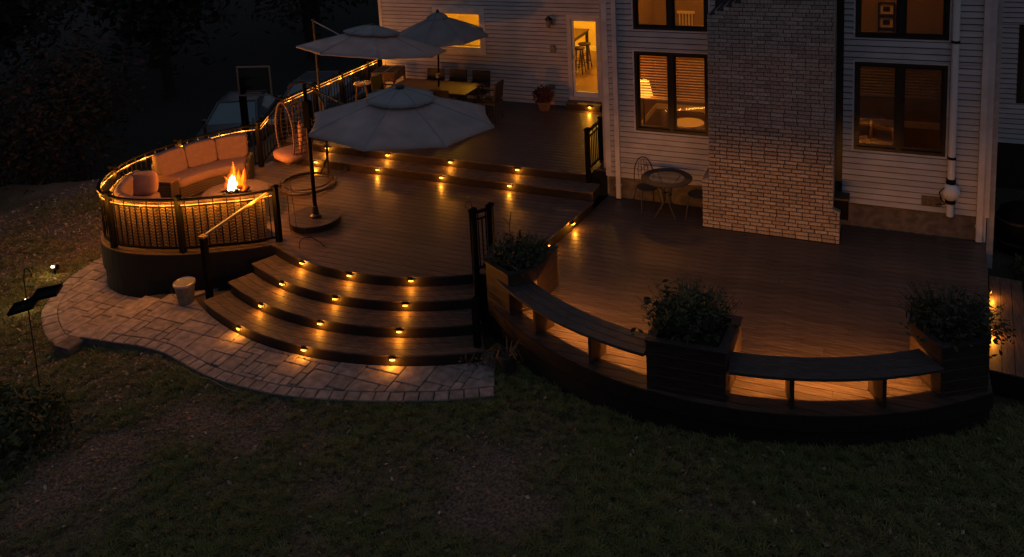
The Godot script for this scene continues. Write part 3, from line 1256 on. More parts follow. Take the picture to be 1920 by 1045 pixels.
func ceiling_lamp(label: String, at: Vector3, e: float, c: Color, k: float):
	var t := thing("ceiling_lamp", label, "lamp", at)
	var st := mb()
	lathe(st, [Vector2(0.0, 0.0), Vector2(0.17, 0.0), Vector2(0.17, -0.03), Vector2(0.15, -0.04)], Vector3.ZERO, 20)
	put("rim", st, M.baseboard, t)
	st = mb()
	lathe(st, [Vector2(0.15, -0.04), Vector2(0.11, -0.085), Vector2(0.0, -0.1)], Vector3.ZERO, 20, true)
	put("lamp_shade", st, glow(c, k), t)
	var l := OmniLight3D.new()
	l.name = "glow"
	l.light_color = c
	l.light_energy = e
	l.light_size = 0.12
	l.omni_range = 12.0
	l.omni_attenuation = 2.0
	l.shadow_enabled = true
	l.position = v3(0, -0.26, 0)
	t.add_child(l)

func build_rooms():
	room(-7.35, -0.22, -8.3, -4.08, 0.86, 3.25, M.room, M.floor_wood)
	room(0.12, 3.05, -3.6, -0.18, 0.70, 5.6, M.room_dark, M.floor_dark)
	room(3.2, 6.38, -3.6, -0.18, 0.70, 5.6, M.room_dark, M.floor_dark)
	var warm := Color(1.0, 0.72, 0.17)
	var deep := Color(1.0, 0.60, 0.17)
	ceiling_lamp("round ceiling lamp glowing inside the room behind the glazed door", v3(-2.9, 3.245, -6.0), 5.5, warm, 3.0)
	ceiling_lamp("round ceiling lamp glowing behind the small white window", v3(-5.2, 3.245, -6.0), 4.2, warm, 3.0)
	ceiling_lamp("dim ceiling lamp in the tall room with the raised blinds", v3(1.5, 5.595, -2.4), 2.2, deep, 1.0)
	ceiling_lamp("dim ceiling lamp in the tall room with the framed pictures", v3(4.0, 5.595, -2.8), 1.1, deep, 1.0)
	# table lamp behind the blinds
	var t := thing("table_lamp", "table lamp with a bright yellow shade behind the blinds", "lamp", v3(0.60, 0.70, -0.62))
	var st := mb()
	lathe(st, [Vector2(0.2, 0.0), Vector2(0.2, 0.02), Vector2(0.02, 0.05), Vector2(0.018, 1.2)], Vector3.ZERO, 16)
	put("stem", st, M.dark_wood, t)
	st = mb()
	lathe(st, [Vector2(0.18, 1.2), Vector2(0.11, 1.5)], Vector3.ZERO, 20, true)
	put("lamp_shade", st, glow(Color(1.0, 0.72, 0.26), 1.6), t)
	var l := OmniLight3D.new()
	l.name = "glow"
	l.light_color = deep
	l.light_energy = 0.9
	l.light_size = 0.05
	l.omni_range = 8.0
	l.omni_attenuation = 2.0
	l.shadow_enabled = true
	l.position = v3(0, 1.62, 0)
	t.add_child(l)
	# tall table and stools seen through the door
	t = thing("pub_table", "tall brown wooden table seen through the glazed door", "table", v3(-2.92, 0.86, -6.2))
	st = mb()
	cbox(st, v3(0, 0.96, 0), v3(0.8, 0.04, 1.3), 0.01)
	box(st, v3(0, 0.90, 0), v3(0.7, 0.08, 1.2))
	put("table_top", st, M.dark_wood, t)
	for a in [-1, 1]:
		for b in [-1, 1]:
			st = mb()
			box(st, v3(a * 0.34, 0.47, b * 0.58), v3(0.07, 0.94, 0.07))
			put("leg", st, M.dark_wood, t)
	for i in 2:
		t = thing("wooden_stool", ["dark wooden stool tucked in at the door end of the tall table", "dark wooden stool farther along the tall indoor table"][i], "stool", v3(-2.48, 0.86, [-5.72, -6.25][i]), "stools at the tall indoor table")
		st = mb()
		lathe(st, [Vector2(0.0, 0.66), Vector2(0.17, 0.66), Vector2(0.18, 0.70), Vector2(0.0, 0.71)], Vector3.ZERO, 16)
		put("seat", st, M.dark_wood, t)
		for k in 4:
			var a := TAU * (k + 0.5) / 4
			st = mb()
			bar(st, v3(cos(a) * 0.2, 0, sin(a) * 0.2), v3(cos(a) * 0.12, 0.66, sin(a) * 0.12), 0.018)
			put("leg", st, M.dark_wood, t)
		st = mb()
		for h in [0.2, 0.38]:
			var pts := []
			for k in 4:
				var a := TAU * (k + 0.5) / 4
				var rr := lerpf(0.2, 0.12, h / 0.66)
				pts.append(v3(cos(a) * rr, h, sin(a) * rr))
			for k in 4:
				bar(st, pts[k], pts[(k + 1) % 4], 0.01)
		put("stretcher", st, M.dark_wood, t)
	# kitchen cupboard and plants behind the small window
	t = thing("wall_cupboard", "brown cupboard on the wall behind the small white window", "cupboard", v3(-5.2, 2.0, -8.1))
	st = mb()
	box(st, v3(0, 0.4, 0), v3(0.8, 0.8, 0.34))
	put("carcass", st, M.dark_wood, t)
	for s in [-1, 1]:
		st = mb()
		cbox(st, v3(s * 0.2, 0.4, 0.18), v3(0.38, 0.74, 0.02), 0.004)
		put("door", st, M.oak, t)
	t = thing("plant_vase", "vase of pale twigs on a stand inside the small window", "plant", v3(-4.75, 0.86, -4.9))
	st = mb()
	lathe(st, [Vector2(0.14, 0), Vector2(0.14, 0.9), Vector2(0.07, 0.92), Vector2(0.1, 1.05), Vector2(0.05, 1.2)], Vector3.ZERO, 14)
	put("vase", st, M.white, t)
	st = mb()
	for k in 22:
		var a := rng.randf() * TAU
		var r := rng.randf_range(0.1, 0.32)
		bar(st, v3(0, 1.15, 0), v3(cos(a) * r, rng.randf_range(1.4, 1.75), sin(a) * r), 0.006, 4)
	put("twigs", st, M.oak, t)
	# framed pictures upstairs
	for i in 3:
		t = thing("picture_frame", ["uppermost dark framed picture in the upstairs window column", "middle dark framed picture in the upstairs window column", "lowest dark framed picture in the upstairs window column"][i], "picture", v3(4.96, 2.64 + 0.28 * (2 - i), -3.58), "framed pictures upstairs")
		st = mb()
		frame_rect(st, -0.16, 0.16, -0.14, 0.14, 0.0, 0.03, 0.035)
		put("frame", st, M.black_wood, t)
		st = mb()
		box(st, v3(0, 0, 0.008), v3(0.25, 0.21, 0.01))
		put("mount", st, M.baseboard, t)
		st = mb()
		box(st, v3(0, 0, 0.015), v3(0.13, 0.1, 0.006))
		put("print", st, M.dark_wood, t)
	# hanging shelf upstairs above the lower lamp
	t = thing("wall_hanging", "pale cut-out wall hanging in the upstairs window over the blinds", "wall hanging", v3(0.85, 2.72, -3.58))
	st = mb()
	box(st, v3(0, 0.3, 0.015), v3(0.4, 0.06, 0.02))
	for k in 5:
		box(st, v3(-0.14 + 0.07 * k, 0.1, 0.015), v3(0.025, 0.34, 0.02))
	put("panel", st, M.baseboard, t)
	# indoor round tables low in the window
	for i in 2:
		t = thing("indoor_table", ["small round table just inside the window with raised blinds", "round table farther inside the window with raised blinds"][i], "table", [v3(1.42, 0.7, -0.85), v3(1.9, 0.7, -1.6)][i])
		st = mb()
		lathe(st, [Vector2(0, 0.62), Vector2(0.3, 0.62), Vector2(0.3, 0.65), Vector2(0, 0.65)], Vector3.ZERO, 24)
		put("table_top", st, M.baseboard, t)
		for k in 4:
			var a := TAU * k / 4
			st = mb()
			bar(st, v3(cos(a) * 0.26, 0, sin(a) * 0.26), v3(cos(a) * 0.1, 0.62, sin(a) * 0.1), 0.014)
			put("leg", st, M.dark_wood, t)

func build_wall_fittings():
	var st := mb()
	var t := thing("wall_lantern", "unlit dark wall lantern on the siding beside the glazed door", "lantern", v3(-2.54, 2.5, -3.88))
	box(st, v3(0, 0.14, 0.01), v3(0.1, 0.16, 0.02))
	put("back_plate", st, M.bronze, t)
	st = mb()
	lathe(st, [Vector2(0.02, 0.0), Vector2(0.06, 0.04), Vector2(0.085, 0.2)], v3(0, 0, 0.13), 6)
	put("lantern_glass", st, M.galv, t)
	st = mb()
	lathe(st, [Vector2(0.11, 0.2), Vector2(0.03, 0.29), Vector2(0.0, 0.31)], v3(0, 0, 0.13), 6)
	bar(st, v3(0, 0.2, 0.02), v3(0, 0.27, 0.12), 0.012)
	put("cap", st, M.bronze, t)
	t = thing("outlet_box", "small grey covered outlet under the wall lantern", "outlet", v3(-2.5, 1.88, -3.88))
	st = mb()
	cbox(st, v3(0, 0.07, 0.025), v3(0.12, 0.17, 0.05), 0.01)
	put("cover", st, M.galv, t)
	t = thing("hose_tap", "white outdoor tap on the siding above the flower pot", "tap", v3(-2.72, 1.0, -3.88))
	st = mb()
	bar(st, v3(0, 0, 0), v3(0, 0, 0.09), 0.014)
	bar(st, v3(0, 0, 0.08), v3(0, -0.06, 0.1), 0.013)
	box(st, v3(0, 0.05, 0.06), v3(0.09, 0.012, 0.02))
	put("spout", st, M.white, t)
	st = mb()
	cbox(st, v3(0.16, 0, 0.02), v3(0.16, 0.1, 0.05), 0.01)
	put("box_cover", st, M.galv, t)
	# tall white vent pipe with its round fan
	t = thing("vent_pipe", "tall pale vent pipe with a round fan on the siding", "vent pipe", v3(5.89, 0.0, 0.09))
	st = mb()
	lathe(st, [Vector2(0.055, 1.02), Vector2(0.055, 5.6)], Vector3.ZERO, 16, true)
	put("pipe", st, M.pvc, t)
	for y in [1.42, 3.36]:
		st = mb()
		lathe(st, [Vector2(0.056, y - 0.02), Vector2(0.066, y - 0.02), Vector2(0.066, y + 0.02), Vector2(0.056, y + 0.02)], Vector3.ZERO, 16)
		put("clamp", st, M.black, t)
	st = mb()
	lathe(st, [Vector2(0.05, 0.98), Vector2(0.075, 0.98), Vector2(0.07, 1.06), Vector2(0.05, 1.06)], Vector3.ZERO, 16)
	lathe(st, [Vector2(0.05, 0.64), Vector2(0.075, 0.64), Vector2(0.075, 0.70), Vector2(0.05, 0.70)], Vector3.ZERO, 16)
	put("coupling", st, M.black, t)
	st = mb()
	lathe(st, [Vector2(0.06, 0.70), Vector2(0.12, 0.76), Vector2(0.145, 0.84), Vector2(0.12, 0.92), Vector2(0.06, 0.98)], Vector3.ZERO, 18, true)
	put("fan_housing", st, M.pvc, t)
	st = mb()
	lathe(st, [Vector2(0.055, 0.42), Vector2(0.055, 0.64)], Vector3.ZERO, 16, true)
	put("pipe", st, M.pvc, t)
	st = mb()
	tube(st, [v3(-0.1, 0.93, 0.08), v3(-0.17, 0.85, 0.1), v3(-0.15, 0.74, 0.1), v3(-0.08, 0.64, 0.06), v3(-0.2, 0.60, 0.02)], 0.01)
	put("cable", st, M.black, t)
	t = thing("wall_socket_cover", "brown weathered cover plate low on the siding by the vent fan", "cover plate", v3(5.62, 0.62, 0.02))
	st = mb()
	box(st, v3(0, 0, 0.012), v3(0.3, 0.16, 0.02))
	put("plate", st, M.terracotta, t)
# ---------------------------------------------------------------- railings
var baluster_mesh: ArrayMesh
var spacer_mesh: ArrayMesh

func rail_run(label: String, path: Array, posts: Array, h := 0.97, spacing := 0.115) -> Node3D:
	var r := thing("deck_railing", label, "railing")
	var st := mb()
	sweep(st, path, [Vector2(-0.034, h - 0.034), Vector2(0.034, h - 0.034), Vector2(0.034, h - 0.008), Vector2(0.022, h), Vector2(-0.022, h), Vector2(-0.034, h - 0.008)])
	put("top_rail", st, M.black, r)
	st = mb()
	sweep(st, path, boxprof(-0.014, 0.014, h - 0.148, h - 0.126))
	put("middle_rail", st, M.black, r)
	st = mb()
	sweep(st, path, boxprof(-0.017, 0.017, 0.075, 0.105))
	put("bottom_rail", st, M.black, r)
	if baluster_mesh == null:
		st = mb()
		box(st, v3(0, 0.5, 0), v3(0.017, 1.0, 0.017))
		baluster_mesh = shape(st, M.black)
		st = mb()
		box(st, v3(0, 0.05, 0), v3(0.014, 0.095, 0.014))
		spacer_mesh = shape(st, M.black)
	var along := 0.0
	var next := spacing
	var k := 0
	for i in path.size() - 1:
		var a: Vector3 = path[i]
		var b: Vector3 = path[i + 1]
		var l := a.distance_to(b)
		while next < along + l:
			var p := a.lerp(b, (next - along) / l)
			var near := false
			for q in posts:
				if Vector2(p.x - q.x, p.z - q.z).length() < 0.06:
					near = true
			if not near:
				var o := put_mesh("baluster", baluster_mesh, r)
				o.position = p + UP * 0.10
				o.scale = v3(1, h - 0.24, 1)
				o.rotation.y = atan2(b.x - a.x, b.z - a.z)
				if k % 2 == 0:
					var s := put_mesh("spacer", spacer_mesh, r)
					s.position = p + UP * (h - 0.13)
					s.rotation.y = o.rotation.y
			k += 1
			next += spacing
		along += l
	for q in posts:
		var o := group_node("post", r)
		o.position = q
		st = mb()
		box(st, v3(0, h / 2 - 0.1, 0), v3(0.085, h + 0.24, 0.085))
		put("shaft", st, M.black, o)
		st = mb()
		extrude(st, PackedVector2Array([Vector2(-0.055, 0), Vector2(0.055, 0), Vector2(0.055, 0.02), Vector2(0.03, 0.04), Vector2(-0.03, 0.04), Vector2(-0.055, 0.02)]), v3(0, h + 0.02, -0.055), Vector3.RIGHT, UP, v3(0, 0, 0.11))
		put("cap", st, M.black, o)
	return r

func rope_light(label: String, strands: Array, at_every: float, e: float, inward: float, e_fill := 0.0, outward := -0.15):
	var t := thing("rope_light", label, "rope light")
	for s in strands:
		var st := mb()
		tube(st, s, 0.007, 6)
		put("light_tube", st, M.rope, t)
	lamps_along(t, offset(strands[0], inward), at_every, e)
	if e_fill > 0.0:
		lamps_along(t, raised(offset(strands[0], outward), -0.02), at_every * 0.6, e_fill)  # added lamps set off the rope, to brighten patio and lawn

func lamps_along(t: Node, path: Array, at_every: float, e: float):
	var along := at_every / 2
	var run := 0.0
	for i in path.size() - 1:
		var l: float = path[i].distance_to(path[i + 1])
		while along < run + l:
			var o := OmniLight3D.new()
			o.name = numbered(t, "glow")
			o.light_color = Color(1.0, 0.60, 0.17)
			o.light_energy = e
			o.light_size = 0.03
			o.omni_range = 9.0
			o.omni_attenuation = 2.0
			o.shadow_enabled = true
			o.position = path[i].lerp(path[i + 1], (along - run) / l)
			t.add_child(o)
			along += at_every
		run += l

func build_rails():
	var rim := curve(RAIL, 0.17, 0.06)
	var posts := []
	for q in [Vector2(-4.80, 3.90), Vector2(-6.15, 4.77), Vector2(-7.52, 5.0), Vector2(-8.56, 4.0), Vector2(-8.5, 2.43), Vector2(-7.62, 1.02)]:
		posts.append(v3(q.x, 0.17, q.y))
	rail_run("curved black railing wrapped in glowing rope round the fire pit sofa", rim, posts)
	rope_light("glowing amber rope light on the curved railing round the fire pit", [raised(offset(rim, 0.0), 0.97 - 0.115)], 0.42, 0.17, 0.045, 0.15)
	var run := []
	for z in [1.0, 0.86, 0.72, 0.58, 0.44, 0.3]:
		run.append(v3(-7.60, lerpf(0.17, 0.51, (1.0 - z) / 0.7), z))
	var z := 0.2
	while z > -3.82:
		run.append(v3(-7.60 + 0.0 * z, 0.51, z))
		z -= 0.1
	posts = []
	for q in [0.25, -1.02, -2.12, -3.3, -3.8]:
		posts.append(v3(-7.6, 0.51, q))
	rail_run("straight black railing with two glowing lines along the upper deck edge", run, posts)
	var high := run.slice(6)
	rope_light("glowing amber rope light on the straight upper deck railing", [raised(offset(high, 0.03), 0.97 - 0.112), raised(offset(high, 0.036), 0.97 - 0.045)], 0.5, 0.13, 0.03, 0.04)
	var low := run.slice(0, 3)
	rope_light("short length of rope light on the sloping railing by the sofa end", [raised(offset(low, 0.03), 0.97 - 0.112), raised(offset(low, 0.036), 0.97 - 0.045)], 0.4, 0.08, 0.03)
	rail_run("short black railing at the end of the upper deck by the house corner", [v3(-0.31, 0.51, 0.2), v3(-0.30, 0.51, 0.0), v3(-0.29, 0.51, -0.3), v3(-0.28, 0.51, -0.56)], [v3(-0.31, 0.51, 0.22), v3(-0.28, 0.51, -0.56)], 0.86, 0.1)
	rail_run("short black railing between two posts at the top of the curved steps", [v3(-0.98, 0.17, 3.86), v3(-0.92, 0.17, 3.78), v3(-0.82, 0.17, 3.63)], [v3(-0.99, 0.17, 3.87), v3(-0.81, 0.17, 3.62)], 1.03, 0.07)
	# stair handrails
	var h := thing("stair_handrail", "sloping handrail with an added amber glow in front of the fire pit railing", "handrail")
	var st := mb()
	bar(st, v3(-4.88, 1.09, 3.98), v3(-5.44, 0.66, 4.92), 0.022, 8)
	put("rail", st, M.oak, h)
	st = mb()
	tube(st, [v3(-4.88, 1.115, 3.985), v3(-5.44, 0.685, 4.925)], 0.011, 6)
	put("light_tube", st, M.handrail_glow, h)  # added glowing strand, stands in for rope light falling on the rail
	st = mb()
	box(st, v3(-5.46, 0.06, 4.96), v3(0.09, 1.16, 0.09))
	put("newel", st, M.black, h)
	st = mb()
	cbox(st, v3(-5.46, 0.655, 4.96), v3(0.13, 0.035, 0.13), 0.012)
	put("cap", st, M.oak, h)
	h = thing("stair_handrail", "dark handrail and low post at the planter end of the curved steps", "handrail")
	st = mb()
	bar(st, v3(-0.98, 1.1, 3.9), v3(-0.50, 0.42, 4.88), 0.02, 8)
	put("rail", st, M.black, h)
	st = mb()
	box(st, v3(-0.50, -0.1, 4.9), v3(0.085, 1.0, 0.085))
	put("newel", st, M.black, h)
	st = mb()
	bar(st, v3(-0.98, 0.4, 3.9), v3(-0.50, -0.2, 4.88), 0.014, 6)
	put("lower_rail", st, M.black, h)
	# plant hook on the post
	h = thing("plant_hook", "curled black plant hook on the post at the top of the steps", "plant hook", v3(-1.0, 1.18, 3.86))
	st = mb()
	var pts := []
	for i in 13:
		var a := PI * 1.5 * i / 12.0
		pts.append(v3(-0.06 + 0.06 * cos(a), 0.12 + 0.06 * sin(a), 0.0))
	pts.push_front(v3(0.0, -0.75, 0.02))
	tube(st, pts, 0.007)
	put("rod", st, M.iron, h)

# ---------------------------------------------------------------- benches and planters
func bench(label: String, a0: float, a1: float, legs: Array):
	var t := thing("curved_bench", label, "bench", Vector3.ZERO, "curved benches of the lower deck")
	for b in 3:
		var st := mb()
		var r0 := 4.33 + 0.143 * b
		sweep(st, arc(BC, r0, a0, a1, 0.0, 24), [Vector2(0, 0.412), Vector2(0.137, 0.412), Vector2(0.137, 0.446), Vector2(0.131, 0.45), Vector2(0.006, 0.45), Vector2(0, 0.446)])
		put("seat_board", st, M.bench, t)
	var st2 := mb()
	sweep(st2, arc(BC, 4.455, a0, a1, 0.0, 24), boxprof(0.0, 0.025, 0.245, 0.411))
	put("apron", st2, M.planter, t)  # added batten that keeps the strip light off the outer deck
	for a in legs:
		var ra := deg_to_rad(a)
		var dir := v3(cos(ra), 0, sin(ra))
		st2 = mb()
		box(st2, v3(BC.x, 0.206, BC.y) + dir * 4.52, v3(0.05, 0.408, 0.34), Basis(v3(dir.z, 0, -dir.x), UP, dir))
		put("leg", st2, M.planter, t)

func bench_light(label: String, a0: float, a1: float, n: int):
	var t := thing("bench_light", label, "strip light", Vector3.ZERO, "strip lights under the curved benches")
	var st := mb()
	sweep(st, arc(BC, 4.44, a0, a1, 0.0, 20), boxprof(-0.012, 0.012, 0.392, 0.404))
	put("light_strip", st, M.strip, t)
	for i in n:
		var a := deg_to_rad(lerpf(a0, a1, (i + 0.5) / n))
		var o := AreaLight3D.new()
		o.name = numbered(t, "glow")
		o.light_color = Color(1.0, 0.62, 0.26)
		o.light_energy = 0.85
		o.area_size = Vector2(0.44, 0.025)
		o.area_range = 9.0
		o.shadow_enabled = true
		t.add_child(o)
		var p := v3(BC.x + 4.425 * cos(a), 0.385, BC.y + 4.425 * sin(a))
		o.look_at_from_position(p, v3(BC.x + 3.9 * cos(a), -0.02, BC.y + 3.9 * sin(a)), UP)

func planter(label: String, c: Array, y0: float, y1: float):
	var t := thing("planter_box", label, "planter", Vector3.ZERO, "wooden planters of the lower deck")
	var n := c.size()
	var mid := Vector2.ZERO
	for q in c:
		mid += q / n
	var rows := int(round((y1 - y0) / 0.145))
	var hh := (y1 - y0) / rows
	for i in n:
		var a: Vector2 = c[i]
		var b: Vector2 = c[(i + 1) % n]
		var d := (b - a).normalized()
		var o := Vector2(d.y, -d.x)
		if o.dot(a - mid) < 0.0:
			o = -o
		for k in rows:
			var st := mb()
			extrude(st, PackedVector2Array([Vector2(0, y0 + hh * k), Vector2(-0.03, y0 + hh * k), Vector2(-0.03, y0 + hh * (k + 1) - 0.004), Vector2(-0.004, y0 + hh * (k + 1) - 0.004), Vector2(0, y0 + hh * (k + 1) - 0.009)]), v3(a.x, 0, a.y) , v3(o.x, 0, o.y), UP, v3(b.x - a.x, 0, b.y - a.y) * 0.998)
			put("side_board", st, M.planter, t)
		var st2 := mb()
		var ia := a.lerp(mid, 0.2)
		var ib := b.lerp(mid, 0.2)
		var oa := a + (a - mid).normalized() * 0.02
		var ob := b + (b - mid).normalized() * 0.02
		slab(st2, PackedVector2Array([oa, ob, ib, ia]), y1 + 0.001, y1 + 0.03)
		put("cap_board", st2, M.planter_cap, t)
	var inner := PackedVector2Array()
	for q in c:
		inner.append(q.lerp(mid, 0.06))
	var st3 := mb()
	slab(st3, inner, y0, y1 - 0.06)
	put("soil", st3, M.soil, t)

func build_benches():
	planter("wooden planter with feathery plant between the curved steps and the bench", [Vector2(0.24, 3.46), Vector2(0.18, 4.20), Vector2(-0.14, 4.52), Vector2(-0.63, 4.24), Vector2(-0.76, 3.80)], -0.5, 0.60)
	planter("black fronted wooden planter with bushy plant between the two curved benches", [Vector2(2.14, 5.50), Vector2(3.09, 5.46), Vector2(3.16, 4.62), Vector2(2.18, 4.62)], -0.35, 0.62)
	planter("wooden planter with spreading dark plant beside the lit side steps", [Vector2(5.44, 4.55), Vector2(5.97, 4.22), Vector2(5.98, 3.5), Vector2(5.19, 3.47), Vector2(5.13, 4.05)], -0.35, 0.62)
	bench("curved wooden bench running from the feathery planter to the black fronted planter", 131.5, 97.2, [119.5, 107.0])
	bench("curved wooden bench running from the black fronted planter to the side steps", 84.8, 54.5, [76.0, 63.0])
	bench_light("amber strip light under the bench by the feathery planter", 130.0, 98.0, 6)
	bench_light("amber strip light under the bench that ends at the side steps", 84.0, 55.5, 6)

# ---------------------------------------------------------------- umbrellas
func canopy(parent: Node, called: String, c: Vector3, r: float, n: int, rot: float, rise: float, tilt: Vector2, m: Material, r0 := 0.03, sag := 0.035):
	var top := c + UP * rise
	for k in n:
		var a0 := rot + TAU * k / n
		var a1 := rot + TAU * (k + 1) / n
		var p := c + v3(cos(a0) * r, (tilt.x * cos(a0) + tilt.y * sin(a0)) * r, sin(a0) * r)
		var q := c + v3(cos(a1) * r, (tilt.x * cos(a1) + tilt.y * sin(a1)) * r, sin(a1) * r)
		var st := mb()
		st.set_smooth_group(0)
		var g := []
		for i in 9:
			var s := lerpf(r0 / r, 1.0, i / 8.0)
			var row := []
			for j in 7:
				var t := j / 6.0
				var b := 4.0 * t * (1.0 - t)
				var e := p.lerp(q, t)
				var w := top.lerp(e, s * (1.0 - 0.03 * b * s))
				w.y -= sag * b * sin(PI * s) + 0.02 * b * s * s - 0.05 * sin(PI * s) * 0.4
				w.y += 0.004 * sin(t * 23.0 + k * 2.0 + s * 9.0) * s
				row.append(w)
			g.append(row)
		for i in 8:
			for j in 6:
				quad(st, g[i][j], g[i + 1][j], g[i + 1][j + 1], g[i][j + 1], UP)
		# hem: a narrow strip that hangs from the rim
		for j in 6:
			quad(st, g[8][j], g[8][j + 1], g[8][j + 1] - UP * 0.035, g[8][j] - UP * 0.035, (p + q) * 0.5 - c)
		put(called, st, m, parent)
		var seam := []
		for i in 9:
			seam.append(g[i][0] + UP * 0.003)
		st = mb()
		tube(st, seam, 0.006, 4)
		put("seam", st, m, parent)

func ribs(parent: Node, c: Vector3, r: float, n: int, rot: float, rise: float, tilt: Vector2, hub: Vector3):
	for k in n:
		var a := rot + TAU * k / n
		var p := c + v3(cos(a) * r, (tilt.x * cos(a) + tilt.y * sin(a)) * r - 0.012, sin(a) * r) * 1.0
		var st := mb()
		var top := c + UP * (rise - 0.05)
		bar(st, top, p, 0.011, 4)
		bar(st, hub, top.lerp(p, 0.55), 0.009, 4)
		put("rib", st, M.bronze, parent)

func build_umbrellas():
	# cantilever umbrella over the steps
	var c := v3(-2.55, 2.36, 3.22)
	var tl := Vector2(-0.038, 0.039)
	var t := thing("cantilever_umbrella", "large grey eight sided umbrella on a side mast over the deck steps", "umbrella")
	canopy(t, "canopy_panel", c, 1.6, 8, -0.172, 0.47, tl, M.canvas)
	canopy(t, "vent_panel", c + UP * 0.395, 0.60, 8, -0.172, 0.155, tl, M.canvas, 0.03, 0.012)
	ribs(t, c, 1.58, 8, -0.172, 0.47, tl, c + UP * 0.02)
	var st := mb()
	lathe(st, [Vector2(0.075, 0.52), Vector2(0.075, 0.57), Vector2(0.05, 0.60), Vector2(0.0, 0.61)], c, 12)
	put("finial", st, M.bronze, t)
	var foot := v3(-4.62, 0.30, 3.08)
	st = mb()
	tube(st, [foot, v3(-4.62, 2.8, 3.08)], 0.036, 10)
	put("mast", st, M.black, t)
	st = mb()
	lathe(st, [Vector2(0.10, 0.0), Vector2(0.10, 0.03), Vector2(0.065, 0.06), Vector2(0.05, 0.2), Vector2(0.04, 0.22)], foot, 16)
	put("mast_socket", st, M.bronze, t)
	st = mb()
	tube(st, [v3(-4.66, 2.78, 3.08), v3(-4.1, 2.62, 3.11), v3(-3.4, 2.38, 3.16), v3(-2.55, 2.2, 3.22)], 0.017, 6)
	tube(st, [v3(-4.62, 2.1, 3.08), v3(-3.9, 2.35, 3.13), v3(-3.3, 2.4, 3.17)], 0.022, 6)
	put("arm", st, M.bronze, t)
	st = mb()
	cbox(st, v3(-4.60, 2.25, 3.08), v3(0.13, 0.5, 0.11), 0.03)
	put("crank_box", st, M.black, t)
	st = mb()
	bar(st, v3(-4.53, 2.2, 3.12), v3(-4.42, 2.2, 3.2), 0.012)
	bar(st, v3(-4.42, 2.2, 3.2), v3(-4.42, 2.08, 3.2), 0.012)
	put("crank", st, M.black, t)
	var b := thing("umbrella_plinth", "round low wooden plinth under the mast of the cantilever umbrella", "plinth", v3(-4.66, 0.17, 3.06))
	st = mb()
	lathe(st, [Vector2(0.47, 0.0), Vector2(0.47, 0.10), Vector2(0.0, 0.10)], Vector3.ZERO, 40)
	put("drum", st, M.fascia, b)
	for k in 7:
		var z0 := -0.485 + 0.139 * k
		var disc := PackedVector2Array()
		for i in 48:
			disc.append(Vector2(cos(TAU * i / 48), sin(TAU * i / 48)) * 0.487)
		for q in Geometry2D.intersect_polygons(disc, rect(-0.5, z0, 0.5, z0 + 0.134)):
			st = mb()
			slab(st, q, 0.101, 0.127)
			put("plinth_board", st, M.bench, b)
	# cantilever umbrella at the back
	c = v3(-5.22, 2.705, -0.08)
	tl = Vector2(-0.049, 0.149)
	t = thing("cantilever_umbrella", "grey flat topped umbrella on a side mast above the upper deck railing", "umbrella")
	canopy(t, "canopy_panel", c, 1.6, 8, -0.649, 0.44, tl, M.canvas)
	canopy(t, "vent_panel", c + UP * 0.37, 0.60, 8, -0.649, 0.15, tl, M.canvas, 0.03, 0.012)
	ribs(t, c, 1.58, 8, -0.649, 0.44, tl, c + UP * 0.02)
	st = mb()
	lathe(st, [Vector2(0.06, 0.49), Vector2(0.06, 0.53), Vector2(0.0, 0.55)], c, 12)
	put("finial", st, M.bronze, t)
	st = mb()
	tube(st, [v3(-7.0, 0.52, -0.42), v3(-7.0, 3.22, -0.42)], 0.03, 8)
	put("mast", st, M.iron, t)
	st = mb()
	tube(st, [v3(-7.05, 3.2, -0.43), v3(-6.5, 3.02, -0.33), v3(-5.9, 2.82, -0.2), v3(-5.22, 2.6, -0.08)], 0.014, 6)
	put("arm", st, M.steel, t)
	st = mb()
	box(st, v3(-7.0, 0.56, -0.42), v3(0.8, 0.06, 0.8))
	put("base", st, M.iron, t)
	# market umbrella through the table
	t = thing("market_umbrella", "darker pointed umbrella on a centre pole through the dining table", "umbrella")
	c = v3(-4.88, 2.48, -2.40)
	canopy(t, "canopy_panel", c, 1.25, 8, deg_to_rad(-10.6), 0.54, Vector2(0.03, 0.0), M.canvas_dark, 0.03, 0.02)
	canopy(t, "vent_panel", c + UP * 0.47, 0.27, 8, deg_to_rad(-10.6), 0.13, Vector2(0.03, 0.0), M.canvas_dark, 0.02, 0.008)
	ribs(t, c, 1.23, 8, deg_to_rad(-10.6), 0.54, Vector2(0.03, 0.0), c - UP * 0.15)
	st = mb()
	tube(st, [v3(-4.99, 0.55, -2.40), v3(-4.86, 3.05, -2.40)], 0.024, 10)
	put("pole", st, M.black, t)
	st = mb()
	cushion(st, v3(-4.86, 3.09, -2.40), v3(0.04, 0.06, 0.04), Basis(), 1.0, 10, 6)
	put("finial", st, M.bronze, t)
	st = mb()
	lathe(st, [Vector2(0.26, 0.0), Vector2(0.26, 0.05), Vector2(0.05, 0.10), Vector2(0.04, 0.3)], v3(-4.99, 0.512, -2.40), 20)
	put("base", st, M.black, t)
	st = mb()
	cbox(st, v3(-4.94, 1.52, -2.37), v3(0.07, 0.12, 0.09), 0.02)
	put("crank_box", st, M.steel, t)

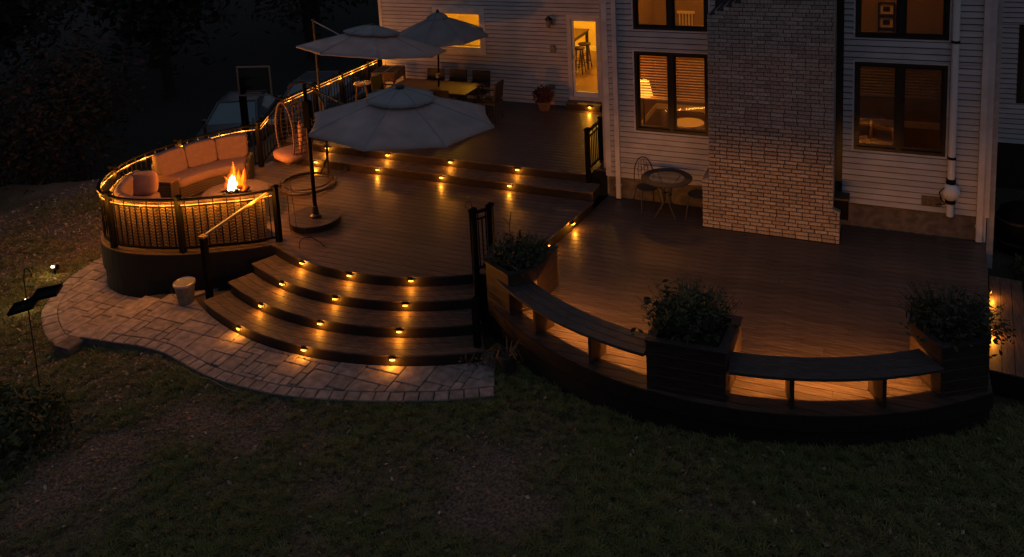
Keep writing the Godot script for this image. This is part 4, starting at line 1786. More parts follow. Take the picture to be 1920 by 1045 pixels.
# ---------------------------------------------------------------- fire pit seating
func puff(st: SurfaceTool, c: Vector2, r0: float, r1: float, y0: float, y1: float, a0: float, a1: float, e := 0.3, lean := 0.0, nu := 28, nv := 12):
	st.set_smooth_group(0)
	var am := deg_to_rad((a0 + a1) / 2)
	var ah := deg_to_rad((a1 - a0) / 2)
	var rm := (r0 + r1) / 2
	var rings := []
	var mid := v3(c.x + rm * cos(am), (y0 + y1) / 2, c.y + rm * sin(am))
	for j in nv + 1:
		var ph := -PI / 2 + PI * j / nv
		var ring := []
		for i in nu:
			var th := TAU * i / nu
			var cu := _pw(cos(ph), e) * _pw(cos(th), e)
			var cv := _pw(cos(ph), e) * _pw(sin(th), e)
			var cw := _pw(sin(ph), e)
			var rr := rm + cv * (r1 - r0) / 2 + lean * cw
			var aa := am + ah * cu
			ring.append(v3(c.x + rr * cos(aa), (y0 + y1) / 2 + cw * (y1 - y0) / 2, c.y + rr * sin(aa)))
		rings.append(ring)
	for j in nv:
		for i in nu:
			var k := (i + 1) % nu
			var n: Vector3 = (rings[j][i] + rings[j + 1][k]) * 0.5 - mid
			# outward sense for a bent block: compare with the nearest point of its core
			var pm: Vector3 = (rings[j][i] + rings[j + 1][k]) * 0.5
			var a := atan2(pm.z - c.y, pm.x - c.x)
			var core := v3(c.x + rm * cos(a), (y0 + y1) / 2, c.y + rm * sin(a))
			var off: Vector3 = pm - core
			if off.length() > 0.02:
				n = off + n * 0.15
			quad(st, rings[j][i], rings[j][k], rings[j + 1][k], rings[j + 1][i], n)

func build_fire_area():
	var f := Vector2(fire_at.x, fire_at.z)
	# round fire table
	var t := thing("fire_table", "round dark fire table in the middle of the curved sofas", "fire table", v3(f.x, 0.17, f.y))
	var st := mb()
	lathe(st, [Vector2(0.47, 0.0), Vector2(0.50, 0.02), Vector2(0.50, 0.33)], Vector3.ZERO, 36)
	put("drum", st, M.fascia, t)
	st = mb()
	lathe(st, [Vector2(0.2, 0.36), Vector2(0.48, 0.335), Vector2(0.615, 0.335), Vector2(0.625, 0.345), Vector2(0.625, 0.385), Vector2(0.615, 0.395), Vector2(0.2, 0.395)], Vector3.ZERO, 48)
	put("table_top", st, M.slate, t)
	st = mb()
	lathe(st, [Vector2(0.2, 0.395), Vector2(0.21, 0.41), Vector2(0.2, 0.42), Vector2(0.17, 0.38), Vector2(0.0, 0.36)], Vector3.ZERO, 28)
	put("fire_bowl", st, M.iron, t)
	var logs := [[v3(-0.25, 0.43, 0.10), v3(0.08, 0.47, -0.08)], [v3(0.24, 0.46, -0.12), v3(-0.06, 0.45, 0.10)], [v3(-0.16, 0.45, -0.14), v3(0.15, 0.46, 0.12)], [v3(0.02, 0.44, 0.16), v3(0.06, 0.50, -0.14)], [v3(0.20, 0.50, 0.02), v3(-0.10, 0.52, 0.02)]]
	for i in logs.size():
		var l = tag(put("firewood_log", log_shape(logs[i][0], logs[i][1], 0.035 + 0.004 * (i % 3)), M.log), ["log lying toward the sofa console under the flames", "split log poking out of the fire toward the swing chair", "log crossing the back of the fire", "short log pointing at the black railing under the flames", "topmost log of the burning stack"][i], "log", "logs in the fire bowl")
		l.position = v3(f.x, 0.17, f.y)
	# flames
	t = thing("fire", "bright yellow flames leaping from the logs on the fire table", "fire", v3(f.x, 0.615, f.y))
	var outer := mat(lin(0.3, 0.1, 0.02), 1.0)
	outer.emission_enabled = true
	outer.emission = Color(1.0, 0.55, 0.07)
	outer.emission_energy_multiplier = 3.4
	outer.transparency = BaseMaterial3D.TRANSPARENCY_ALPHA
	outer.albedo_color.a = 0.6
	var tip := mat(lin(0.3, 0.08, 0.02), 1.0)
	tip.emission_enabled = true
	tip.emission = Color(1.0, 0.36, 0.03)
	tip.emission_energy_multiplier = 1.3
	tip.transparency = BaseMaterial3D.TRANSPARENCY_ALPHA
	tip.albedo_color.a = 0.3
	var haze := tip.duplicate() as StandardMaterial3D
	haze.albedo_color.a = 0.10
	var hot := mat(lin(0.5, 0.4, 0.3), 1.0)
	hot.emission_enabled = true
	hot.emission = Color(1.0, 0.93, 0.66)
	hot.emission_energy_multiplier = 7.0
	st = mb()
	for q in [[-0.06, 0.03, 0.36, 0.075, 0.04], [0.01, 0.02, 0.33, 0.075, 0.0], [-0.02, 0.06, 0.22, 0.09, 0.0], [0.06, 0.03, 0.22, 0.06, 0.03]]:
		flame(st, v3(q[0], -0.02, q[1]), q[2] * 0.88, q[3] * 0.9, q[4], 0.0)
	put("flame_core", st, hot, t)
	var fl := [[-0.09, 0.0, 0.40, 0.065, 0.05, 0.4], [-0.03, -0.04, 0.54, 0.045, 0.0, 1.3], [0.05, -0.03, 0.34, 0.06, 0.05, 2.1], [0.12, -0.05, 0.47, 0.04, 0.09, 3.4], [-0.13, 0.0, 0.26, 0.045, -0.05, 4.0], [0.09, -0.01, 0.30, 0.06, 0.02, 5.1], [0.16, -0.02, 0.24, 0.04, 0.05, 5.9], [0.03, -0.06, 0.42, 0.035, 0.03, 0.9]]
	for q in fl:
		st = mb()
		flame(st, v3(q[0], -0.02, q[1]), q[2] * 0.88, q[3] * 0.9, q[4], q[5])
		put("flame", st, outer, t)
	for q in fl:
		st = mb()
		flame(st, v3(q[0] * 1.1, -0.02, q[1]), q[2] * 1.02, q[3] * 1.8, q[4] * 1.4, q[5] + 0.3)
		put("flame_haze", st, haze, t)
	for q in fl:
		st = mb()
		flame(st, v3(q[0] * 1.08, -0.02, q[1]), q[2] * 0.95, q[3] * 1.3, q[4] * 1.3, q[5])
		put("flame_edge", st, tip, t)
	var o := OmniLight3D.new()
	o.name = "firelight"
	o.light_color = Color(1.0, 0.55, 0.20)
	o.light_energy = 5.5
	o.light_size = 0.12
	o.omni_range = 25.0
	o.omni_attenuation = 2.0
	o.shadow_enabled = true
	o.position = v3(0, 0.62, 0)
	t.add_child(o)
	# curved sofa with three back cushions
	var s := thing("curved_sofa", "curved wicker sofa with three tall back cushions behind the fire", "sofa", Vector3.ZERO, "curved sofas round the fire")
	st = mb()
	sweep(st, arc(f, 1.75, 236.0, 179.5, 0.17, 20), roundprof(-0.36, 0.30, 0.02, 0.29, 0.03))
	put("base", st, M.wicker_dark, s)
	st = mb()
	sweep(st, arc(f, 1.75, 236.0, 179.5, 0.17, 20), roundprof(0.26, 0.36, 0.02, 0.74, 0.04))
	put("back", st, M.wicker, s)
	st = mb()
	puff(st, f, 1.36, 2.0, 0.455, 0.63, 179.0, 236.5, 0.22)
	put("seat_cushion", st, M.fabric, s)
	for k in 3:
		st = mb()
		puff(st, f, 1.86, 2.06, 0.61, 1.085, 179.5 + 19.0 * k, 179.5 + 19.0 * k + 18.7, 0.26, 0.045)
		put("back_cushion", st, M.fabric, s)
		var ring := []
		for i in 44:
			var th := TAU * i / 44
			var cx := _pw(cos(th), 0.3)
			var cy := _pw(sin(th), 0.3)
			var aa := deg_to_rad(179.5 + 19.0 * k + 9.35 + 9.2 * cx)
			var rr := 1.96 - 0.075 + 0.045 * cy
			ring.append(v3(f.x + rr * cos(aa), 0.8475 + 0.228 * cy, f.y + rr * sin(aa)))
		st = mb()
		tube(st, ring, 0.009, 5, true)
		put("piping", st, M.piping, s)
	st = mb()
	cushion(st, v3(f.x, 0.42, f.y) + v3(cos(deg_to_rad(237.5)), 0, sin(deg_to_rad(237.5))) * 1.72, v3(0.34, 0.25, 0.05), Basis(UP, -deg_to_rad(237.5)), 0.35)
	put("arm", st, M.wicker_dark, s)
	# console between the two sofas
	var k2 := thing("side_console", "wicker console with pale flat top between the two curved sofas", "side table", Vector3.ZERO)
	st = mb()
	sweep(st, arc(f, 1.78, 178.6, 169.6, 0.17, 5), boxprof(-0.38, 0.36, 0.02, 0.495))
	put("body", st, M.wicker_dark, k2)
	st = mb()
	sweep(st, arc(f, 1.78, 179.0, 169.2, 0.17, 5), boxprof(-0.40, 0.38, 0.497, 0.525))
	put("table_top", st, M.oak, k2)
	# long sofa backing on the front railing
	s = thing("curved_sofa", "curved wicker sofa whose back runs along the front railing", "sofa", Vector3.ZERO, "curved sofas round the fire")
	var back := curve([Vector2(-4.93, 4.03), Vector2(-5.16, 4.22), Vector2(-5.60, 4.47), Vector2(-6.16, 4.76), Vector2(-6.88, 4.97), Vector2(-7.50, 4.98), Vector2(-8.02, 4.73), Vector2(-8.42, 4.15), Vector2(-8.52, 3.75)], 0.17, 0.1)
	st = mb()
	sweep(st, back, roundprof(0.10, 0.20, 0.02, 0.82, 0.045))
	put("back", st, M.wicker, s)
	st = mb()
	sweep(st, back, roundprof(0.20, 0.68, 0.02, 0.27, 0.03))
	put("base", st, M.wicker_dark, s)
	var nb := back.size()
	st = mb()
	sweep(st, back, roundprof(0.21, 0.72, 0.275, 0.45, 0.07, 4), false, true)
	put("seat_cushion", st, M.fabric, s)
	for k in 3:
		var a := int(nb * k / 3.0)
		var e := int(nb * (k + 1) / 3.0)
		st = mb()
		sweep(st, back.slice(a, e), roundprof(0.19, 0.37, 0.44, 0.86, 0.08, 4), false, true)
		put("back_cushion", st, M.fabric, s)
	var p = tag(put("throw_pillow", pillow(v3(-7.98, 0.84, 3.82), Basis(UP, 0.5) * Basis(Vector3.RIGHT, -0.3)), M.pillow), "rust coloured throw pillow propped on the sofa beside the console", "pillow")

func pillow(c: Vector3, b: Basis) -> SurfaceTool:
	var st := mb()
	cushion(st, c, v3(0.25, 0.23, 0.10), b, 0.55, 20, 12)
	return st

func log_shape(a: Vector3, b: Vector3, r: float) -> SurfaceTool:
	var st := mb()
	var pts := []
	for i in 5:
		pts.append(a.lerp(b, i / 4.0) + v3(rng.randf_range(-0.006, 0.006), rng.randf_range(-0.006, 0.006), rng.randf_range(-0.006, 0.006)))
	tube(st, pts, r, 8)
	return st

func flame(st: SurfaceTool, o: Vector3, h: float, r: float, lean: float, ph: float):
	st.set_smooth_group(0)
	var n := 12
	var rings := []
	for i in n + 1:
		var s := float(i) / n
		var rr := r * (sin(PI * pow(s, 0.6)) * 0.9 + 0.25 * (1.0 - s)) * (1.0 + 0.15 * sin(s * 9.0 + ph))
		if i == n:
			rr = 0.002
		var c := o + v3(lean * s * s + 0.022 * sin(s * 7.0 + ph) * s, h * s, 0.015 * sin(s * 6.0 + ph * 1.7) * s)
		var ring := []
		for k in 10:
			var a := TAU * k / 10
			ring.append(c + v3(cos(a) * rr, 0, sin(a) * rr * 0.8))
		ring.append(c)
		rings.append(ring)
	for i in n:
		for k in 10:
			var l := (k + 1) % 10
			quad(st, rings[i][k], rings[i][l], rings[i + 1][l], rings[i + 1][k], (rings[i][k] + rings[i][l]) * 0.5 - rings[i][10])

func build_swing_chair():
	var c := v3(-5.95, 0.17, 1.60)
	var t := thing("swing_chair_stand", "tubular ring base and bent post of the hanging chair", "stand", c)
	var st := mb()
	var ring := []
	for i in 40:
		var a := TAU * i / 40
		ring.append(v3(cos(a) * 0.58, 0.035, sin(a) * 0.56))
	tube(st, ring, 0.028, 8, true)
	put("ring_base", st, M.wicker_dark, t)
	st = mb()
	ring = []
	for i in 40:
		var a := TAU * i / 40
		ring.append(v3(cos(a) * 0.50, 0.085, sin(a) * 0.48))
	tube(st, ring, 0.016, 6, true)
	put("inner_ring", st, M.bronze, t)
	st = mb()
	tube(st, [v3(0.20, 0.04, -0.46), v3(0.22, 0.9, -0.48), v3(0.22, 1.6, -0.47), v3(0.12, 1.98, -0.38), v3(-0.06, 2.12, -0.2), v3(-0.22, 2.12, -0.02), v3(-0.25, 2.04, 0.02)], 0.027, 8)
	put("post", st, M.bronze, t)
	st = mb()
	bar(st, v3(0.21, 0.45, -0.47), v3(-0.02, 0.05, -0.47), 0.02, 6)
	put("brace", st, M.bronze, t)
	# basket
	var b := thing("hanging_chair", "hanging wicker egg chair with cushions beside the sofa end", "hanging chair", c + v3(-0.25, 1.13, 0.02), "", -0.42)
	var rx := 0.44
	var ry := 0.70
	var rz := 0.42
	var rim := []
	for i in 36:
		var a := TAU * i / 36
		rim.append(v3(cos(a) * rx * 0.86, sin(a) * ry * 0.93, 0.16))
	st = mb()
	tube(st, rim, 0.02, 8, true)
	put("frame", st, M.wicker, b)
	st = mb()
	for j in 15:
		var y := lerpf(-0.92, 0.88, j / 14.0)
		var w := sqrt(1.0 - y * y)
		var pts := []
		for i in 15:
			var a := lerpf(deg_to_rad(-22.0), deg_to_rad(202.0), i / 14.0)
			pts.append(v3(cos(a) * rx * w, y * ry, -sin(a) * rz * w))
		tube(st, pts, 0.009, 4)
	for i in 13:
		var a := lerpf(deg_to_rad(-20.0), deg_to_rad(200.0), i / 12.0)
		var pts := []
		for j in 15:
			var y := lerpf(-0.97, 0.97, j / 14.0)
			var w := sqrt(1.0 - y * y)
			pts.append(v3(cos(a) * rx * w, y * ry, -sin(a) * rz * w))
		tube(st, pts, 0.008, 4)
	put("basket_weave", st, M.wicker_dark, b)
	st = mb()
	cushion(st, v3(0, -0.46, 0.02), v3(0.36, 0.10, 0.35), Basis(), 0.55, 20, 10)
	put("seat_cushion", st, M.pillow, b)
	st = mb()
	cushion(st, v3(0.20, -0.10, -0.14), v3(0.20, 0.34, 0.10), Basis(UP, -0.5), 0.5, 18, 12)
	put("back_cushion", st, M.pillow, b)
	st = mb()
	for i in 5:
		var ln := []
		for k in 10:
			var a := TAU * k / 10
			ln.append(v3(cos(a) * 0.014 if i % 2 == 0 else 0.0, 0.70 + 0.04 * i + sin(a) * 0.025, 0.0 if i % 2 == 0 else cos(a) * 0.014))
		tube(st, ln, 0.004, 4, true)
	put("chain", st, M.iron, b)

# ---------------------------------------------------------------- furniture near the house
func dining_chair() -> Node3D:
	var t := thing("dining_chair", "", "chair", Vector3.ZERO, "dark chairs round the dining table")
	var st := mb()
	cbox(st, v3(0, 0.44, 0), v3(0.48, 0.05, 0.46), 0.015)
	put("seat", st, M.black_wood, t)
	st = mb()
	cbox(st, v3(0, 0.72, -0.235), v3(0.48, 0.42, 0.035), 0.012, Basis(Vector3.RIGHT, -0.12))
	put("backrest", st, M.black_wood, t)
	for a in [-1, 1]:
		for b in [-1, 1]:
			st = mb()
			bar(st, v3(a * 0.22, 0, b * 0.21), v3(a * 0.21, 0.43, b * 0.20), 0.016, 6)
			put("leg", st, M.iron, t)
		st = mb()
		bar(st, v3(a * 0.24, 0.64, 0.20), v3(a * 0.24, 0.64, -0.22), 0.018, 6)
		bar(st, v3(a * 0.24, 0.64, 0.20), v3(a * 0.22, 0.44, 0.19), 0.014, 6)
		put("arm", st, M.iron, t)
	return t

func another(proto: Node3D, called: String, label: String, at: Vector3, turn: float) -> Node3D:
	var o: Node3D = proto.duplicate()
	o.name = numbered(self, called)
	add_child(o)
	o.position = at
	o.rotation.y = turn
	o.set_meta("label", label)
	return o

func build_dining():
	var t := thing("dining_table", "long brown dining table with the umbrella pole through it", "table", v3(-5.06, 0.51, -2.39))
	for k in 7:
		var st := mb()
		cbox(st, v3(0, 0.715, -0.432 + 0.144 * k), v3(2.17, 0.03, 0.14), 0.005)
		put("table_board", st, M.table_top, t)
	var st2 := mb()
	box(st2, v3(0, 0.66, 0), v3(2.0, 0.08, 0.84))
	put("apron", st2, M.dark_wood, t)
	for a in [-1, 1]:
		for b in [-1, 1]:
			st2 = mb()
			box(st2, v3(a * 0.97, 0.33, b * 0.4), v3(0.08, 0.66, 0.08))
			put("leg", st2, M.dark_wood, t)
	var spots := [[-5.50, -3.02, 0.0, "dark chair on the house side of the dining table nearest the slatted table"], [-4.87, -3.05, 0.0, "middle dark chair on the house side of the dining table"], [-4.24, -3.08, 0.0, "dark chair on the house side of the dining table nearest the door"], [-5.20, -1.70, PI, "dark chair on the steps side of the dining table behind the umbrella top"], [-4.43, -1.72, PI, "dark chair on the steps side of the dining table by its bare corner"], [-3.60, -2.42, -PI / 2, "dark chair at the end of the dining table facing the railing"], [-6.42, -2.3, PI / 2, "dark chair at the end of the dining table beside the slatted table"]]
	var proto := dining_chair()
	for i in spots.size():
		var s = spots[i]
		var o := proto
		if i > 0:
			o = another(proto, "dining_chair", s[3], v3(s[0], 0.51, s[1]), s[2])
		else:
			o.set_meta("label", s[3])
			o.position = v3(s[0], 0.51, s[1])
			o.rotation.y = s[2]
	# slatted wooden table beside the lit railing
	t = thing("slatted_table", "deep sided wooden table with slats across its top by the lit railing", "table", v3(-6.80, 0.51, -3.08), "", 0.18)
	for s in [-1, 1]:
		var st := mb()
		box(st, v3(s * 0.30, 0.77, 0), v3(0.03, 0.22, 0.80))
		put("side_panel", st, M.oak, t)
		st = mb()
		box(st, v3(0, 0.77, s * 0.385), v3(0.57, 0.22, 0.03))
		put("end_panel", st, M.oak, t)
		for b in [-1, 1]:
			st = mb()
			box(st, v3(s * 0.29, 0.33, b * 0.37), v3(0.05, 0.66, 0.05))
			put("leg", st, M.oak, t)
	var st3 := mb()
	box(st3, v3(0, 0.71, 0), v3(0.57, 0.03, 0.74))
	put("tray", st3, M.oak, t)
	for k in 5:
		st3 = mb()
		box(st3, v3(0, 0.868, -0.30 + 0.15 * k), v3(0.62, 0.018, 0.05))
		put("slat", st3, M.oak, t)
	st3 = mb()
	box(st3, v3(0, 0.868, 0), v3(0.05, 0.021, 0.78))
	put("slat", st3, M.oak, t)
	# round high stool by the railing
	t = thing("bar_stool", "round topped bar stool lit from the rope light by the railing", "stool", v3(-7.0, 0.51, -2.18))
	st3 = mb()
	lathe(st3, [Vector2(0, 0.70), Vector2(0.22, 0.70), Vector2(0.235, 0.715), Vector2(0.235, 0.74), Vector2(0.19, 0.74), Vector2(0.18, 0.73), Vector2(0, 0.73)], Vector3.ZERO, 28)
	put("seat", st3, M.oak, t)
	st3 = mb()
	lathe(st3, [Vector2(0, 0.74), Vector2(0.05, 0.74), Vector2(0.06, 0.76), Vector2(0, 0.765)], Vector3.ZERO, 14)
	put("cap", st3, M.white, t)
	for k in 3:
		var a := TAU * k / 3 + 0.4
		st3 = mb()
		bar(st3, v3(cos(a) * 0.24, 0, sin(a) * 0.24), v3(cos(a) * 0.14, 0.70, sin(a) * 0.14), 0.022, 6)
		put("leg", st3, M.oak, t)
	st3 = mb()
	var pts := []
	for i in 20:
		pts.append(v3(cos(TAU * i / 20) * 0.2, 0.25, sin(TAU * i / 20) * 0.2))
	tube(st3, pts, 0.012, 5, true)
	put("foot_ring", st3, M.iron, t)

func bistro_chair() -> Node3D:
	var t := thing("bistro_chair", "", "chair", Vector3.ZERO, "black wire chairs at the bistro table")
	var st := mb()
	lathe(st, [Vector2(0.0, 0.43), Vector2(0.19, 0.43), Vector2(0.2, 0.44), Vector2(0.19, 0.45), Vector2(0.0, 0.45)], Vector3.ZERO, 20)
	put("seat", st, M.iron, t)
	for a in [-1, 1]:
		st = mb()
		tube(st, [v3(a * 0.14, 0.44, 0.14), v3(a * 0.19, 0.2, 0.2), v3(a * 0.2, 0.0, 0.22)], 0.011, 6)
		put("leg", st, M.iron, t)
		st = mb()
		tube(st, [v3(a * 0.15, 0.44, -0.14), v3(a * 0.19, 0.2, -0.2), v3(a * 0.2, 0.0, -0.23)], 0.011, 6)
		put("leg", st, M.iron, t)
	st = mb()
	var pts := []
	for i in 17:
		var s := PI * i / 16.0
		pts.append(v3(-0.19 * cos(s), 0.50 + 0.44 * pow(sin(s), 0.75), -0.17 - 0.07 * sin(s)))
	tube(st, pts, 0.011, 6)
	put("back_hoop", st, M.iron, t)
	for x in [-0.09, -0.03, 0.03, 0.09]:
		st = mb()
		tube(st, [v3(x, 0.45, -0.17), v3(x * 1.1, 0.7, -0.22), v3(x * 0.8, 0.92 - absf(x) * 0.6, -0.235)], 0.005, 5)
		put("back_wire", st, M.iron, t)
	st = mb()
	for s in [-1, 1]:
		var q := []
		for i in 12:
			var a := TAU * i / 12
			q.append(v3(s * 0.06 + cos(a) * 0.045, 0.72 + sin(a) * 0.05, -0.222))
		tube(st, q, 0.005, 5, true)
	put("back_scroll", st, M.iron, t)
	return t

func build_bistro():
	var t := thing("bistro_table", "round glass topped bistro table between the wall and the chimney", "table", v3(1.28, 0.0, 0.50))
	var st := mb()
	lathe(st, [Vector2(0, 0.715), Vector2(0.33, 0.715), Vector2(0.33, 0.722), Vector2(0, 0.722)], Vector3.ZERO, 40)
	put("glass", st, M.glass_top, t)
	st = mb()
	lathe(st, [Vector2(0.32, 0.71), Vector2(0.455, 0.705), Vector2(0.465, 0.715), Vector2(0.455, 0.728), Vector2(0.32, 0.728), Vector2(0.32, 0.71)], Vector3.ZERO, 44)
	put("rim", st, M.slate, t)
	for k in 4:
		var a := TAU * (k + 0.5) / 4
		st = mb()
		tube(st, [v3(cos(a) * 0.30, 0.71, sin(a) * 0.30), v3(cos(a) * 0.09, 0.5, sin(a) * 0.09), v3(cos(a) * 0.07, 0.25, sin(a) * 0.07), v3(cos(a) * 0.28, 0.0, sin(a) * 0.28)], 0.014, 6)
		put("leg", st, M.iron, t)
	st = mb()
	var pts := []
	for i in 20:
		pts.append(v3(cos(TAU * i / 20) * 0.085, 0.4, sin(TAU * i / 20) * 0.085))
	tube(st, pts, 0.01, 5, true)
	put("stretcher", st, M.iron, t)
	var c := bistro_chair()
	c.set_meta("label", "black wire chair on the downspout side of the bistro table")
	c.position = v3(0.88, 0.0, 0.36)
	c.rotation.y = 0.6
	another(c, "bistro_chair", "black wire chair wedged between the bistro table and the chimney", v3(1.84, 0, 0.42), -1.45)
# ---------------------------------------------------------------- garden things
func build_garden_things():
	var t := thing("bucket", "pale metal bucket with a lid on the patio below the fire pit deck", "bucket", v3(-5.85, -0.51, 5.10))
	var st := mb()
	lathe(st, [Vector2(0.0, 0.0), Vector2(0.125, 0.0), Vector2(0.13, 0.015), Vector2(0.135, 0.1), Vector2(0.14, 0.105), Vector2(0.15, 0.22), Vector2(0.155, 0.225), Vector2(0.165, 0.33)], Vector3.ZERO, 28)
	put("body", st, M.galv, t)
	st = mb()
	lathe(st, [Vector2(0.165, 0.32), Vector2(0.18, 0.325), Vector2(0.18, 0.36), Vector2(0.165, 0.37), Vector2(0.15, 0.35), Vector2(0.0, 0.34)], Vector3.ZERO, 28)
	put("lid", st, M.steel, t)
	st = mb()
	var pts := []
	for i in 13:
		var a := PI * i / 12
		pts.append(v3(cos(a) * 0.17, 0.30 - sin(a) * 0.12, 0.1 + sin(a) * 0.09))
	tube(st, pts, 0.005, 5)
	put("handle", st, M.iron, t)
	# wire plant hook by the plinth
	t = thing("wire_hook", "tall thin bent wire hook standing beside the umbrella plinth", "plant hook", v3(-4.86, 0.17, 3.52))
	st = mb()
	pts = [v3(0, 0, 0), v3(0.0, 0.5, 0.0)]
	for i in 9:
		var a := PI - PI * 1.25 * i / 8.0
		pts.append(v3(0.05 + 0.05 * cos(a), 0.82 + 0.06 * sin(a), 0.0))
	tube(st, pts, 0.007, 5)
	bar(st, v3(0.10, 0.8, 0), v3(0.17, 0.1, 0.03), 0.005, 5)
	put("rod", st, M.iron, t)
	t = thing("wire_hoop", "low bent wire hoop lying on the deck in front of the umbrella plinth", "hoop", v3(-4.28, 0.17, 4.02))
	st = mb()
	tube(st, [v3(0, 0, 0), v3(0.0, 0.12, -0.02), v3(0.06, 0.18, -0.05), v3(0.18, 0.18, -0.12), v3(0.30, 0.09, -0.17), v3(0.38, 0.0, -0.2)], 0.008, 5)
	put("wire", st, M.iron, t)
	# bird feeder pole with two trays
	var gy := height_at(-6.33, 7.45)
	t = thing("bird_feeder", "thin pole with two black trays and a hook on the lawn", "bird feeder", v3(-6.33, gy, 7.45))
	var hh := 0.70 - gy
	st = mb()
	pts = [v3(0, -0.1, 0), v3(0, hh, 0), v3(0, hh + 0.34, 0)]
	for i in 9:
		var a := PI - PI * 1.2 * i / 8.0
		pts.append(v3(0.075 + 0.075 * cos(a), hh + 0.42 + 0.07 * sin(a), -0.02))
	tube(st, pts, 0.009, 6)
	put("pole", st, M.iron, t)
	for s in 2:
		var o := group_node("tray", t)
		o.position = v3(0.07, hh - 0.03, 0.10) if s == 0 else v3(0.20, hh + 0.05, -0.17)
		o.rotation = v3(0.12, 0.55, 0.22) if s == 0 else v3(0.1, 0.55, 0.12)
		st = mb()
		box(st, Vector3.ZERO, v3(0.34, 0.012, 0.24))
		put("base", st, M.black, o)
		st = mb()
		frame_rect(st, -0.175, 0.175, -0.125, 0.125, -0.006, 0.04, 0.012)
		var rim := put("rim", st, M.black, o)
		rim.rotation.x = -PI / 2
		st = mb()
		bar(st, v3(-0.07, 0.0, -0.1) if s == 0 else v3(-0.2, -0.04, 0.17), v3(0, 0.0, 0), 0.008, 5)
		put("bracket", st, M.iron, o)
	# small solar lights beside the walk
	var spots := [[v3(-8.62, 0, 5.93), "small lit spotlight on a stake at the near bend of the stone walk"], [v3(-9.28, 0, 4.92), "small lit spotlight on a stake at the far bend of the stone walk"]]
	for q in spots:
		var p: Vector3 = q[0]
		p.y = height_at(p.x, p.z)
		t = thing("solar_light", q[1], "spotlight", p, "small spotlights beside the stone walk", 0.35)
		st = mb()
		bar(st, v3(0, -0.05, 0), v3(0, 0.14, 0), 0.018, 6)
		put("stake", st, M.black, t)
		st = mb()
		cbox(st, v3(0, 0.17, -0.01), v3(0.10, 0.09, 0.11), 0.02, Basis(Vector3.RIGHT, -0.5))
		put("housing", st, M.black, t)
		st = mb()
		cushion(st, v3(0, 0.20, 0.045), v3(0.032, 0.022, 0.014), Basis(Vector3.RIGHT, -0.5), 0.7, 12, 8)
		put("bulb", st, M.solar, t)
		var o := OmniLight3D.new()
		o.name = "glow"
		o.light_color = Color(1.0, 0.80, 0.52)
		o.light_energy = 0.12
		o.light_size = 0.03
		o.omni_range = 4.0
		o.omni_attenuation = 2.0
		o.shadow_enabled = true
		o.position = v3(0, 0.25, 0.09)
		t.add_child(o)
	# pot at the end of the patio
	t = thing("garden_pot", "dark round pot with dry vines at the end of the patio under the planter", "pot", v3(0.02, height_at(0.02, 5.05), 5.02))
	st = mb()
	lathe(st, [Vector2(0.0, 0.0), Vector2(0.10, 0.0), Vector2(0.13, 0.26), Vector2(0.145, 0.26), Vector2(0.145, 0.30), Vector2(0.12, 0.30), Vector2(0.115, 0.26), Vector2(0.0, 0.25)], Vector3.ZERO, 24)
	put("pot", st, M.slate, t)
	st = mb()
	for k in 14:
		var a := rng.randf() * TAU
		var r := rng.randf_range(0.1, 0.28)
		var p := v3(cos(a) * 0.05, 0.26, sin(a) * 0.05)
		tube(st, [p, p + v3(cos(a) * r * 0.5, rng.randf_range(0.08, 0.2), sin(a) * r * 0.5), p + v3(cos(a) * r, rng.randf_range(0.0, 0.16), sin(a) * r)], 0.006, 4)
	put("dry_stems", st, M.oak, t)
	t = thing("dry_vine", "tangle of dry pale vines at the foot of the curved steps", "vine", v3(-0.42, -0.51, 5.02))
	st = mb()
	for k in 26:
		var a := rng.randf() * TAU
		var p := v3(rng.randf_range(-0.45, 0.3), 0.02, rng.randf_range(-0.15, 0.12))
		var r := rng.randf_range(0.08, 0.2)
		tube(st, [p, p + v3(cos(a) * r * 0.4, rng.randf_range(0.08, 0.2), sin(a) * r * 0.4), p + v3(cos(a) * r, rng.randf_range(0.0, 0.12), sin(a) * r)], 0.005, 4)
	put("stems", st, M.oak, t)
	leaves(t, "leaf_litter", 160, v3(-0.08, 0.06, 0), v3(0.45, 0.09, 0.18), 0.03, [Color(0.10, 0.08, 0.05), Color(0.05, 0.045, 0.025), Color(0.16, 0.13, 0.10)]).set_meta("kind", "stuff")
	# pale cord along the patio edge
	st = mb()
	pts = []
	for i in 20:
		var s := i / 19.0
		var px := lerpf(-5.0, -3.3, s)
		var pz := 6.47 + 0.22 * s + 0.015 * sin(s * 17.0)
		pts.append(v3(px, height_at(px, pz) + 0.03, pz))
	tube(st, pts, 0.008, 6)
	tag(put("garden_hose", st, M.galv), "thin pale hose lying along the patio edge on the lawn", "hose")
	st = mb()
	var sy := height_at(5.9, 5.75)
	tube(st, [v3(5.66, sy + 0.02, 5.68), v3(5.85, sy + 0.025, 5.73), v3(6.03, sy + 0.02, 5.79)], 0.011, 5, false, 0.006)
	tag(put("fallen_stick", st, M.terracotta), "bare pale stick lying on the open lawn in front of the benches", "stick")
	# flower pot by the door
	t = thing("flower_pot", "round pot of dark red autumn flowers against the siding by the door step", "flower pot", v3(-2.62, 0.51, -3.42))
	st = mb()
	lathe(st, [Vector2(0.0, 0.0), Vector2(0.12, 0.0), Vector2(0.17, 0.2), Vector2(0.185, 0.2), Vector2(0.185, 0.235), Vector2(0.15, 0.235), Vector2(0.0, 0.2)], Vector3.ZERO, 24)
	put("pot", st, M.terracotta, t)
	leaves(t, "flowers", 700, v3(0, 0.40, 0), v3(0.27, 0.20, 0.25), 0.045, [Color(0.12, 0.02, 0.02), Color(0.16, 0.045, 0.02), Color(0.05, 0.05, 0.02), Color(0.10, 0.015, 0.02)])
